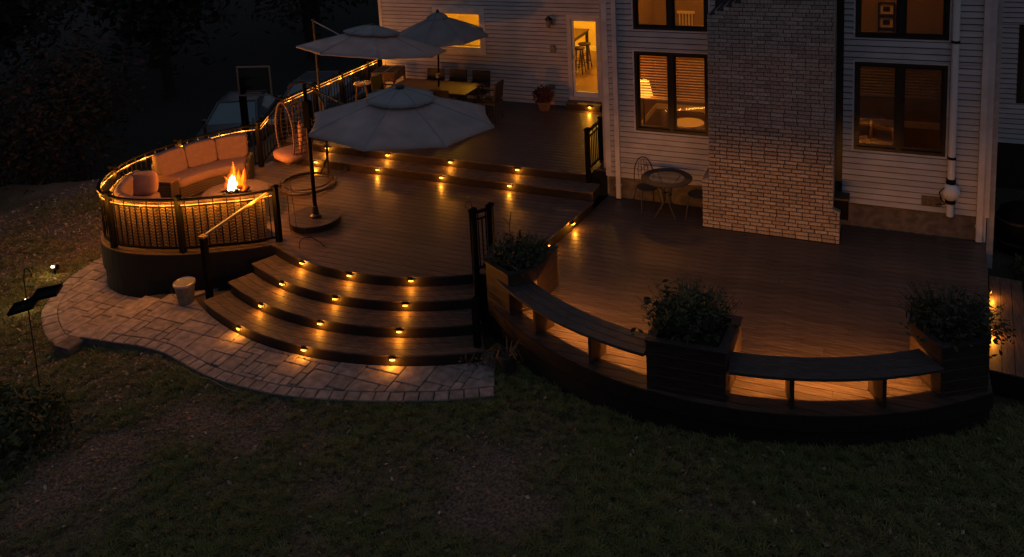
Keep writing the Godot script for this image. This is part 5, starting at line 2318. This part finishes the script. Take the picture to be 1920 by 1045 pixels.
	# covered barbecue past the house corner
	t = thing("barrel_planter", "dark rounded barrel standing past the end of the clapboard wall", "barrel", v3(7.05, height_at(7.05, -1.0), -1.0))
	st = mb()
	lathe(st, [Vector2(0.0, 0.0), Vector2(0.30, 0.0), Vector2(0.36, 0.25), Vector2(0.37, 0.5), Vector2(0.30, 0.75), Vector2(0.12, 0.86), Vector2(0.0, 0.87)], Vector3.ZERO, 28, true)
	put("barrel", st, M.black, t)
	for y in [0.2, 0.58]:
		st = mb()
		lathe(st, [Vector2(0.35, y), Vector2(0.375, y), Vector2(0.375, y + 0.04), Vector2(0.35, y + 0.04)], Vector3.ZERO, 28)
		put("hoop", st, M.iron, t)
	t = thing("white_crate", "white box with a black loop handle beside the dark barrel", "crate", v3(7.72, height_at(7.7, -1.1), -1.2))
	st = mb()
	cbox(st, v3(0, 0.28, 0), v3(0.5, 0.5, 0.4), 0.03)
	put("body", st, M.white, t)
	st = mb()
	pts = []
	for i in 12:
		var a := PI * i / 11
		pts.append(v3(cos(a) * 0.2, 0.40 + sin(a) * 0.12, 0.22))
	tube(st, pts, 0.02, 6)
	put("handle", st, M.black, t)

# ---------------------------------------------------------------- beyond the deck
func car(label: String, at: Vector3, turn: float) -> Node3D:
	var t := thing("parked_car", label, "car", at, "cars parked on the driveway", turn)
	var st := mb()
	var side := PackedVector2Array([Vector2(-2.25, 0.35), Vector2(-2.28, 0.75), Vector2(-2.1, 0.95), Vector2(-1.5, 1.0), Vector2(1.0, 0.97), Vector2(1.9, 0.86), Vector2(2.22, 0.70), Vector2(2.25, 0.4), Vector2(2.1, 0.28), Vector2(1.78, 0.28)])
	for a in [1.35, -1.35]:
		for i in 9:
			var th := PI * i / 8.0
			side.append(Vector2(a + 0.37 * cos(th), 0.30 + 0.37 * sin(th)))
	side.append(Vector2(-2.1, 0.28))
	extrude(st, side, v3(-0.88, 0, 0), Vector3.BACK, UP, Vector3.RIGHT * 1.76)
	put("body", st, M.car_paint, t)
	st = mb()
	var lo := [v3(-0.82, 0.97, 1.05), v3(0.82, 0.97, 1.05), v3(0.82, 0.98, -1.75), v3(-0.82, 0.98, -1.75)]
	var hi := [v3(-0.62, 1.46, 0.2), v3(0.62, 1.46, 0.2), v3(0.62, 1.44, -1.05), v3(-0.62, 1.44, -1.05)]
	quad(st, hi[0], hi[1], hi[2], hi[3], UP)
	for k in 4:
		var l := (k + 1) % 4
		bar(st, lo[k], hi[k], 0.045, 6)
		bar(st, hi[k], hi[l], 0.035, 6)
	put("roof", st, M.car_paint, t)
	for k in 4:
		var l := (k + 1) % 4
		st = mb()
		quad(st, lo[k], lo[l], hi[l], hi[k], (lo[k] + lo[l]) * 0.5 - v3(0, 0.97, -0.3))
		put(["windscreen", "side_window", "rear_window", "side_window"][k], st, M.car_glass, t)
	for x in [-0.80, 0.80]:
		for z in [1.35, -1.35]:
			var w := group_node("wheel", t)
			w.position = v3(x, 0.32, z)
			w.rotation.z = PI / 2
			st = mb()
			lathe(st, [Vector2(0.2, -0.1), Vector2(0.31, -0.1), Vector2(0.325, -0.07), Vector2(0.325, 0.07), Vector2(0.31, 0.1), Vector2(0.2, 0.1)], Vector3.ZERO, 20)
			put("tyre", st, M.rubber, w)
			st = mb()
			lathe(st, [Vector2(0.0, -0.07), Vector2(0.2, -0.09), Vector2(0.2, 0.09), Vector2(0.0, 0.07)], Vector3.ZERO, 12)
			put("rim", st, M.steel, w)
	for x in [-0.66, 0.66]:
		st = mb()
		cushion(st, v3(x, 0.66, 2.18), v3(0.19, 0.09, 0.09), Basis(), 0.6, 12, 8)
		put("headlight", st, M.lens, t)
		st = mb()
		cushion(st, v3(x * 1.42, 1.02, 0.78), v3(0.09, 0.06, 0.05), Basis(), 0.6, 10, 6)
		put("wing_mirror", st, M.car_paint, t)
	return t

func build_yard():
	# driveway that curves away past the upper deck
	var st := mb()
	var a := curve([Vector2(-13.2, -4.4), Vector2(-14.2, -7.2), Vector2(-14.7, -9.5), Vector2(-14.3, -12.3), Vector2(-12.5, -19.0)], 0.0, 0.8)
	var b := curve([Vector2(-11.4, -3.6), Vector2(-11.4, -7.0), Vector2(-11.4, -9.5), Vector2(-11.0, -13.0), Vector2(-9.5, -20.0)], 0.0, 0.8)
	var n := mini(a.size(), b.size())
	for i in n - 1:
		var q := [a[i], b[i], b[i + 1], a[i + 1]]
		for k in 4:
			q[k] = q[k] + UP * (height_at(q[k].x, q[k].z) + 0.06)
		quad(st, q[0], q[1], q[2], q[3], UP)
	put("driveway", st, M.concrete).set_meta("kind", "structure")
	car("dark blue car with a pale reflecting windscreen by the hoop pole", v3(-14.6, height_at(-14.6, -6.0), -6.0), 0.45)
	car("dark car half hidden behind the upper deck railing", v3(-12.7, height_at(-12.7, -7.6) + 0.05, -7.6), 0.30)
	# basketball hoop
	var t := thing("basketball_hoop", "basketball backboard with a pale outline on a dark pole beyond the cars", "basketball hoop", v3(-12.55, -1.85, -4.65), "", 0.30)
	st = mb()
	box(st, v3(-0.52, 1.15, 0.0), v3(0.17, 2.3, 0.17))
	put("pole", st, M.black, t)
	st = mb()
	box(st, v3(0.0, 2.2, 0.2), v3(1.0, 0.86, 0.03))
	put("backboard", st, pane_mat(0.25, 0.0, Color(0.1, 0.1, 0.1)), t)
	st = mb()
	frame_rect(st, -0.53, 0.53, 1.74, 2.66, 0.17, 0.235, 0.032)
	put("outline", st, M.galv, t)
	st = mb()
	var pts := []
	for i in 20:
		pts.append(v3(cos(TAU * i / 20) * 0.23, 1.86, 0.46 + sin(TAU * i / 20) * 0.22))
	tube(st, pts, 0.012, 5, true)
	put("rim", st, M.terracotta, t)
	st = mb()
	bar(st, v3(-0.52, 1.9, 0.0), v3(-0.15, 2.0, 0.18), 0.04)
	bar(st, v3(-0.52, 2.2, 0.0), v3(-0.15, 2.3, 0.18), 0.04)
	put("bracket", st, M.black, t)
	# iron fence
	var line := [v3(-18.0, 0, 0.5), v3(-15.4, 0, -0.5), v3(-13.3, 0, -1.4), v3(-12.2, 0, -2.0), v3(-11.8, 0, -3.6)]
	t = thing("iron_fence", "low black iron picket fence on the lawn behind the fire pit deck", "fence")
	st = mb()
	box(st, v3(0, 0.5, 0), v3(0.02, 1.0, 0.02))
	extrude(st, PackedVector2Array([Vector2(-0.02, 1.0), Vector2(0.02, 1.0), Vector2(0, 1.09)]), v3(0, 0, -0.008), Vector3.RIGHT, UP, v3(0, 0, 0.016))
	var picket := shape(st, M.iron)
	for i in line.size() - 1:
		var p: Vector3 = line[i]
		var q: Vector3 = line[i + 1]
		var l := p.distance_to(q)
		var k := 0
		while k * 0.14 < l:
			var w := p.lerp(q, k * 0.14 / l)
			w.y = height_at(w.x, w.z)
			var o := put_mesh("picket", picket, t)
			o.position = w
			k += 1
		for h in [0.2, 0.85]:
			var pa = p + UP * (height_at(p.x, p.z) + h)
			var qa = q + UP * (height_at(q.x, q.z) + h)
			st = mb()
			bar(st, pa, qa, 0.016, 4)
			put("rail", st, M.iron, t)
		st = mb()
		box(st, p + UP * (height_at(p.x, p.z) + 0.75), v3(0.06, 1.5, 0.06))
		put("post", st, M.iron, t)

# ---------------------------------------------------------------- step lights
func step_light(p: Vector3, out: Vector3, label: String, e := 0.115):
	var t := thing("step_light", label, "step light", p, "amber step lights in the deck risers")
	out = out.normalized()
	var side := UP.cross(out)
	t.basis = Basis(side, UP, out)
	var st := mb()
	box(st, v3(0, 0.002, 0.004), v3(0.105, 0.052, 0.008))
	put("back_plate", st, M.bronze, t)
	st = mb()
	var half := PackedVector2Array([Vector2(-0.05, 0.0)])
	for i in 9:
		var a := PI - PI * i / 8.0
		half.append(Vector2(0.05 * cos(a), 0.032 * sin(a)))
	half.append(Vector2(0.05, 0.0))
	extrude(st, PackedVector2Array(half), v3(0, 0.010, 0.008), Vector3.RIGHT, Vector3.BACK, UP * 0.014)
	put("hood", st, M.bronze, t)
	for k in 3:
		st = mb()
		box(st, v3(-0.026 + 0.026 * k, 0.0, 0.034), v3(0.019, 0.014, 0.014))
		put("bulb", st, M.amber, t)
	var o := OmniLight3D.new()
	o.name = "glow"
	o.light_color = Color(1.0, 0.60, 0.17)
	o.light_energy = e * rng.randf_range(0.75, 1.3)
	o.light_size = 0.012
	o.omni_range = 5.0
	o.omni_attenuation = 2.0
	o.shadow_enabled = true
	t.add_child(o)
	o.position = v3(0, -0.018, 0.055)

func build_step_lights():
	var rows := ["under the main deck edge above the curved steps", "in the second row down the curved steps", "in the third row down the curved steps", "in the lowest row by the patio pavers"]
	var cols := ["step light nearest the fire pit ", "middle step light ", "step light nearest the planter "]
	for k in 4:
		for i in 3:
			var a := deg_to_rad([103.0, 88.4, 73.2][i])
			var r := [3.972, 4.398, 4.828, 5.258][k] as float
			var p := v3(SC.x + r * cos(a), 0.17 - 0.17 * k - 0.062, SC.y + r * sin(a))
			step_light(p, v3(cos(a), 0, sin(a)), cols[i] + rows[k])
	var xs := [-6.40, -4.82, -3.30, -1.79]
	var nm := ["first", "second", "third", "fourth"]
	for k in 2:
		for i in 4:
			step_light(v3(xs[i], 0.448 if k == 0 else 0.278, 0.243 if k == 0 else 0.667), Vector3.BACK, "%s step light from the railing in the %s straight riser" % [nm[i], ["upper", "lower"][k]])
	step_light(v3(-1.50, 0.622, -3.578), Vector3.BACK, "step light in the door step under the glazed door")
	var o := v3(1.0, 0, 0.15)
	step_light(v3(-0.19, 0.108, 1.58), o, "step light in the low riser by the lower deck, toward the house corner")
	step_light(v3(-0.325, 0.108, 2.51), o, "step light in the low riser by the lower deck, beside the feathery planter")
	o = v3(1.0, 0, 0.118)
	step_light(v3(6.29, -0.075, 1.55), o, "step light above the upper side tread, toward the clapboard wall", 0.12)
	step_light(v3(6.17, -0.075, 2.62), o, "step light above the upper side tread, toward the spreading planter", 0.12)
	step_light(v3(6.735, -0.235, 1.75), o, "step light above the lower side tread, toward the clapboard wall", 0.12)
	step_light(v3(6.63, -0.235, 2.7), o, "step light above the lower side tread, toward the lawn", 0.12)

# ---------------------------------------------------------------- plants
func leaves(parent: Node, called: String, n: int, c: Vector3, half: Vector3, size: float, cols: Array, hollow := 0.35, lumps := 0.25) -> MeshInstance3D:
	var st := mb()
	var nz := FastNoiseLite.new()
	nz.seed = rng.randi() % 1000
	nz.frequency = 0.9
	for i in n:
		var d := v3(rng.randfn(), rng.randfn(), rng.randfn()).normalized()
		var r := pow(lerpf(hollow, 1.0, rng.randf()), 0.6)
		r *= 1.0 + lumps * nz.get_noise_3d(d.x * 2.0, d.y * 2.0, d.z * 2.0) * 2.0
		var p := c + d * half * r
		var u := v3(rng.randfn(), rng.randfn() * 0.6, rng.randfn()).normalized()
		var v := u.cross(d + v3(rng.randfn(), rng.randfn(), rng.randfn()) * 0.5).normalized()
		var s := size * rng.randf_range(0.6, 1.35)
		var col: Color = cols[rng.randi() % cols.size()]
		col = col * rng.randf_range(0.7, 1.25)
		st.set_color(col)
		var a := p - u * s
		var b := p + v * s * 0.42 + u * s * 0.1
		var e := p + u * s
		var g := p - v * s * 0.42 + u * s * 0.1
		quad(st, a, b, e, g, d)
	return put(called, st, M.leaf, parent)

func stalks(parent: Node, called: String, n: int, base: Vector3, spread: Vector3, tall: float, leaf: float, cols: Array):
	# upright leafy stalks
	var st := mb()
	var sk := mb()
	for i in n:
		var a := rng.randf() * TAU
		var rr := sqrt(rng.randf())
		var foot := base + v3(cos(a) * rr * spread.x, 0, sin(a) * rr * spread.z)
		var h := tall * (1.0 - 0.45 * rr * rr) * rng.randf_range(0.7, 1.1)
		var lean := v3(cos(a), 0, sin(a)) * rr * 0.28 + v3(rng.randfn(), 0, rng.randfn()) * 0.05
		var tip := foot + UP * h + lean
		tube(sk, [foot, foot.lerp(tip, 0.5) + UP * 0.03, tip], 0.004, 4, false, 0.002)
		var k := int(h / (leaf * 0.42))
		for j in k:
			var s := (j + 0.5) / k
			if s < 0.15:
				continue
			var p := foot.lerp(tip, s) + UP * 0.03 * sin(PI * s)
			var b := rng.randf() * TAU
			var d := v3(cos(b), rng.randf_range(0.2, 0.9), sin(b)).normalized()
			var w := d.cross(UP).normalized()
			var l := leaf * rng.randf_range(0.7, 1.2) * (1.1 - 0.5 * s)
			st.set_color((cols[rng.randi() % cols.size()] as Color) * rng.randf_range(0.7, 1.2))
			quad(st, p, p + d * l * 0.5 + w * l * 0.2, p + d * l - UP * l * 0.15, p + d * l * 0.5 - w * l * 0.2, UP)
	put(called, st, M.leaf, parent)
	put("stems", sk, M.bark, parent)

func tree(called: String, label: String, at: Vector3, tall: float, half: Vector3, n: int, size: float, cols: Array, grp := ""):
	at.y = height_at(at.x, at.z)
	var t := thing(called, label, "tree", at, grp)
	var st := mb()
	var top := v3(rng.randf_range(-0.3, 0.3), tall - half.y * 0.6, rng.randf_range(-0.3, 0.3))
	var r := tall * 0.028 + 0.03
	tube(st, [v3(0, -0.2, 0), top * 0.35 + v3(rng.randf_range(-0.1, 0.1), 0, 0), top * 0.7, top], r, 8, false, r * 0.3)
	for k in 7:
		var a := TAU * k / 7.0 + rng.randf()
		var s := rng.randf_range(0.4, 0.85)
		var p := top * s
		var e := v3(cos(a) * half.x * 0.75, tall - half.y + rng.randf_range(-0.5, 0.6) * half.y, sin(a) * half.z * 0.75)
		tube(st, [p, p.lerp(e, 0.5) + UP * 0.15, e], r * 0.4, 5, false, r * 0.08)
	put("trunk", st, M.bark, t)
	leaves(t, "crown", n, v3(0, tall - half.y, 0), half, size, cols, 0.25, 0.45)

func build_vegetation():
	var green := [Color(0.045, 0.065, 0.025), Color(0.06, 0.08, 0.03), Color(0.03, 0.05, 0.02)]
	var dark := [Color(0.03, 0.045, 0.02), Color(0.04, 0.06, 0.022), Color(0.02, 0.035, 0.015)]
	# planter plants
	var t := thing("planter_plant", "feathery green plant filling the planter beside the curved steps", "plant", v3(-0.18, 0.55, 3.95), "plants in the planters")
	stalks(t, "foliage", 150, Vector3.ZERO, v3(0.32, 0, 0.32), 0.38, 0.07, green)
	leaves(t, "low_leaves", 1100, v3(0, 0.12, 0), v3(0.38, 0.24, 0.36), 0.045, dark, 0.2, 0.6)
	var st := mb()
	tube(st, [v3(-0.2, 0.1, -0.1), v3(-0.21, 0.5, -0.12), v3(-0.17, 0.72, -0.12)], 0.006, 5)
	bar(st, v3(-0.21, 0.5, -0.12), v3(-0.3, 0.62, -0.1), 0.005, 4)
	put("bare_twig", st, M.bark, t)
	t = thing("planter_plant", "bushy green plant overflowing the planter between the two benches", "plant", v3(2.56, 0.56, 4.98), "plants in the planters")
	stalks(t, "foliage", 110, Vector3.ZERO, v3(0.36, 0, 0.32), 0.60, 0.085, green)
	leaves(t, "low_leaves", 1500, v3(-0.06, 0.16, 0), v3(0.44, 0.32, 0.36), 0.05, green, 0.2, 0.7)
	t = thing("planter_plant", "dark spreading plant with thin side shoots in the planter by the side steps", "plant", v3(5.58, 0.56, 3.93), "plants in the planters")
	stalks(t, "foliage", 110, Vector3.ZERO, v3(0.36, 0, 0.36), 0.54, 0.075, dark)
	leaves(t, "low_leaves", 1500, v3(0, 0.12, 0), v3(0.44, 0.28, 0.44), 0.045, dark, 0.2, 0.7)
	leaves(t, "pink_flowers", 12, v3(-0.1, 0.2, 0.2), v3(0.1, 0.06, 0.05), 0.02, [Color(0.25, 0.03, 0.09)])
	st = mb()
	for k in 4:
		var b := v3(0.3, 0.1 - 0.1 * k * 0.3, 0.1 - 0.12 * k)
		tube(st, [b, b + v3(0.2, 0.06, 0), b + v3(0.36, 0.03 * k, 0.02)], 0.004, 4)
	put("side_shoots", st, M.bark, t)
	leaves(t, "shoot_leaves", 40, v3(0.62, 0.06, -0.05), v3(0.09, 0.12, 0.22), 0.03, dark, 0.1)
	# low bush at the edge of the lawn
	var gy := height_at(-5.5, 8.2)
	t = thing("low_bush", "low dark green bush spreading over the lawn below the bird feeder", "bush", v3(-5.85, gy, 8.45))
	leaves(t, "foliage", 5200, v3(0, 0.10, 0), v3(1.15, 0.42, 0.85), 0.05, [Color(0.035, 0.055, 0.02), Color(0.05, 0.07, 0.025), Color(0.025, 0.04, 0.016)], 0.3, 0.2)
	st = mb()
	for k in 18:
		var a := TAU * k / 18
		bar(st, v3(0, -0.05, 0), v3(cos(a) * 0.8, 0.25, sin(a) * 0.6), 0.008, 4)
	put("stems", st, M.bark, t)
	# trees beyond
	var rust := [Color(0.022, 0.017, 0.010), Color(0.016, 0.018, 0.009), Color(0.034, 0.019, 0.010), Color(0.012, 0.016, 0.008)]
	var night := [Color(0.010, 0.015, 0.008), Color(0.014, 0.02, 0.009), Color(0.007, 0.012, 0.006)]
	tree("maple_tree", "rust leaved young tree at the lawn edge beyond the stone walk", v3(-15.2, 0, 0.9), 3.7, v3(1.9, 1.75, 1.8), 4200, 0.085, rust, "trees beyond the lawn")
	tree("maple_tree", "smaller rust leaved tree behind the end of the iron fence", v3(-14.9, 0, 3.9), 2.2, v3(1.3, 1.1, 1.3), 2400, 0.075, rust, "trees beyond the lawn")
	tree("maple_tree", "tall thin rust leaved tree behind the young tree", v3(-16.8, 0, -1.6), 4.6, v3(1.7, 1.9, 1.7), 3000, 0.10, rust, "trees beyond the lawn")
	var far := [[-24, -4, 9.0], [-22, -10, 8.0], [-27, -14, 10.0], [-20, -17, 9.0], [-16, -22, 9.5], [-30, -8, 10.0], [-33, -18, 12.0], [-25, -24, 12.0], [-12, -27, 10.0], [-19, -31, 13.0], [-7, -30, 11.0], [-38, -28, 14.0], [-28, -36, 14.0], [-15, -38, 14.0], [-26, 2, 8.0]]
	var wh := ["behind the rust leaved trees", "beyond the car park edge", "in the second row of the wood", "past the hoop", "at the turn of the driveway", "over the lawn edge", "in the deep wood", "behind the turn of the driveway", "along the driveway end", "in the back row past the driveway", "beyond the far wall of the house", "in the back row behind the lawn", "at the back of the wood past the hoop", "farthest along the driveway line", "where the lawn meets the wood"]
	for i in far.size():
		var f = far[i]
		tree("wood_tree", "tall dark tree " + wh[i], v3(f[0], 0, f[1]), f[2], v3(f[2] * 0.36, f[2] * 0.42, f[2] * 0.36), 2600, 0.22, night, "dark trees of the wood")
	# unseen wood across the lawn, added to darken reflections in the panes
	var front := [[-16, 30, 13.0], [-7, 33, 15.0], [2, 31, 14.0], [11, 33, 15.0], [20, 30, 13.0], [29, 27, 14.0], [-25, 27, 14.0]]
	var fw := ["at the bird feeder side", "second from the bird feeder side", "straight across from the steps", "straight across from the chimney", "across from the vent pipe", "at the barrel side", "beyond the stone walk side"]
	for i in front.size():
		var f = front[i]
		tree("wood_tree", "tall dark unseen tree across the lawn facing the house, " + fw[i], v3(f[0], 0, f[1]), f[2], v3(5.2, f[2] * 0.45, 5.0), 2600, 0.4, night, "dark trees of the wood")
	# shrubs past the house corner
	t = thing("corner_shrub", "dark shrub on the ground past the end of the clapboard wall", "shrub", v3(7.5, height_at(7.5, 0.1), 0.1))
	leaves(t, "foliage", 1600, v3(0, 0.18, 0), v3(0.75, 0.3, 0.6), 0.05, dark)
	st = mb()
	for k in 8:
		bar(st, v3(0, 0, 0), v3(cos(k) * 0.4, 0.3, sin(k) * 0.3), 0.008, 4)
	put("stems", st, M.bark, t)
	grass_and_leaves()

func on_built(x: float, z: float) -> bool:
	var p := Vector2(x, z)
	for q in [main_poly, low_poly, patio_poly, walk_poly]:
		if Geometry2D.is_point_in_polygon(p, q):
			return true
	if (p - SC).length() < 5.27 and z > 3.0 and x < -0.4 and x > -5.8:
		return true
	return x > 6.0 and x < 7.4 and z > 0.5 and z < 3.7

func grass_and_leaves():
	# tuft of bent blades
	var st := mb()
	for k in 7:
		var a := TAU * k / 7.0 + rng.randf()
		var d := v3(cos(a), 0, sin(a))
		var w := d.cross(UP) * 0.0035
		var h := rng.randf_range(0.035, 0.08)
		var b := d * rng.randf_range(0.0, 0.025)
		var m := b + d * h * 0.4 + UP * h * 0.7
		var e := b + d * h * 1.1 + UP * h
		quad(st, b - w, b + w, m + w * 0.8, m - w * 0.8, UP)
		tri(st, m - w * 0.8, m + w * 0.8, e, UP)
	var tuft := shape(st, M.blade)
	var where := []
	var cols := []
	var tries := 0
	while where.size() < 78000 and tries < 400000:
		tries += 1
		var x := rng.randf_range(-12.5, 8.0)
		var z := rng.randf_range(1.0, 10.6)
		if x > -8.8 and z < 3.4:
			continue
		var lim := 10.6 - 0.34 * (x + 5.0) if x > -5.0 else 10.4
		if z > lim + 0.4:
			continue
		if on_built(x, z):
			continue
		var bare := bare_at(x, z)
		if rng.randf() < bare * 0.85:
			continue
		var clump := patch2.get_noise_2d(x * 34.0 + 50.0, z * 34.0)
		var tint := patch2.get_noise_2d(x * 16.0 - 80.0, z * 16.0)
		var s := rng.randf_range(0.6, 1.15) * (1.0 - 0.35 * bare) * (1.0 + 0.9 * clump)
		where.append(Transform3D(Basis(UP, rng.randf() * TAU).scaled(v3(s, s * rng.randf_range(0.7, 1.25), s)), v3(x, height_at(x, z) - 0.003, z)))
		var c := Color(0.105, 0.14, 0.034).lerp(Color(0.16, 0.15, 0.05), clampf(0.4 + 1.1 * tint, 0.0, 1.0))
		c = c.lerp(Color(0.25, 0.19, 0.10), clampf(bare * 0.9 + rng.randfn() * 0.15, 0.0, 1.0)) * rng.randf_range(0.6, 1.35)
		cols.append(c)
	scatter("grass", tuft, where, cols)
	# fallen leaves
	st = mb()
	quad(st, v3(-0.03, 0, 0), v3(0.0, 0.006, 0.016), v3(0.034, 0.004, 0), v3(0.0, 0.008, -0.016), UP)
	var lf := shape(st, M.leaf)
	where = []
	cols = []
	tries = 0
	while where.size() < 9000 and tries < 150000:
		tries += 1
		var x := rng.randf_range(-13.0, 7.5)
		var z := rng.randf_range(0.5, 10.5)
		if on_built(x, z):
			continue
		var keep := 0.12 + 0.93 * smoothstep(-3.0, -7.0, x) * smoothstep(10.5, 6.5, z)
		if rng.randf() > keep:
			continue
		var s := rng.randf_range(0.5, 1.5)
		where.append(Transform3D(Basis.from_euler(v3(rng.randf_range(-0.6, 0.6), rng.randf() * TAU, rng.randf_range(-0.6, 0.6))).scaled(Vector3.ONE * s), v3(x, height_at(x, z) + 0.022, z)))
		cols.append([Color(0.32, 0.22, 0.15), Color(0.24, 0.12, 0.06), Color(0.48, 0.40, 0.32), Color(0.20, 0.14, 0.09), Color(0.36, 0.17, 0.10)][rng.randi() % 5])
	scatter("fallen_leaves", lf, where, cols)

func scatter(called: String, m: Mesh, where: Array, cols: Array):
	var mm := MultiMesh.new()
	mm.transform_format = MultiMesh.TRANSFORM_3D
	mm.use_colors = true
	mm.mesh = m
	mm.instance_count = where.size()
	for i in where.size():
		mm.set_instance_transform(i, where[i])
		mm.set_instance_color(i, cols[i])
	var o := MultiMeshInstance3D.new()
	o.name = called
	o.multimesh = mm
	o.set_meta("kind", "stuff")
	add_child(o)
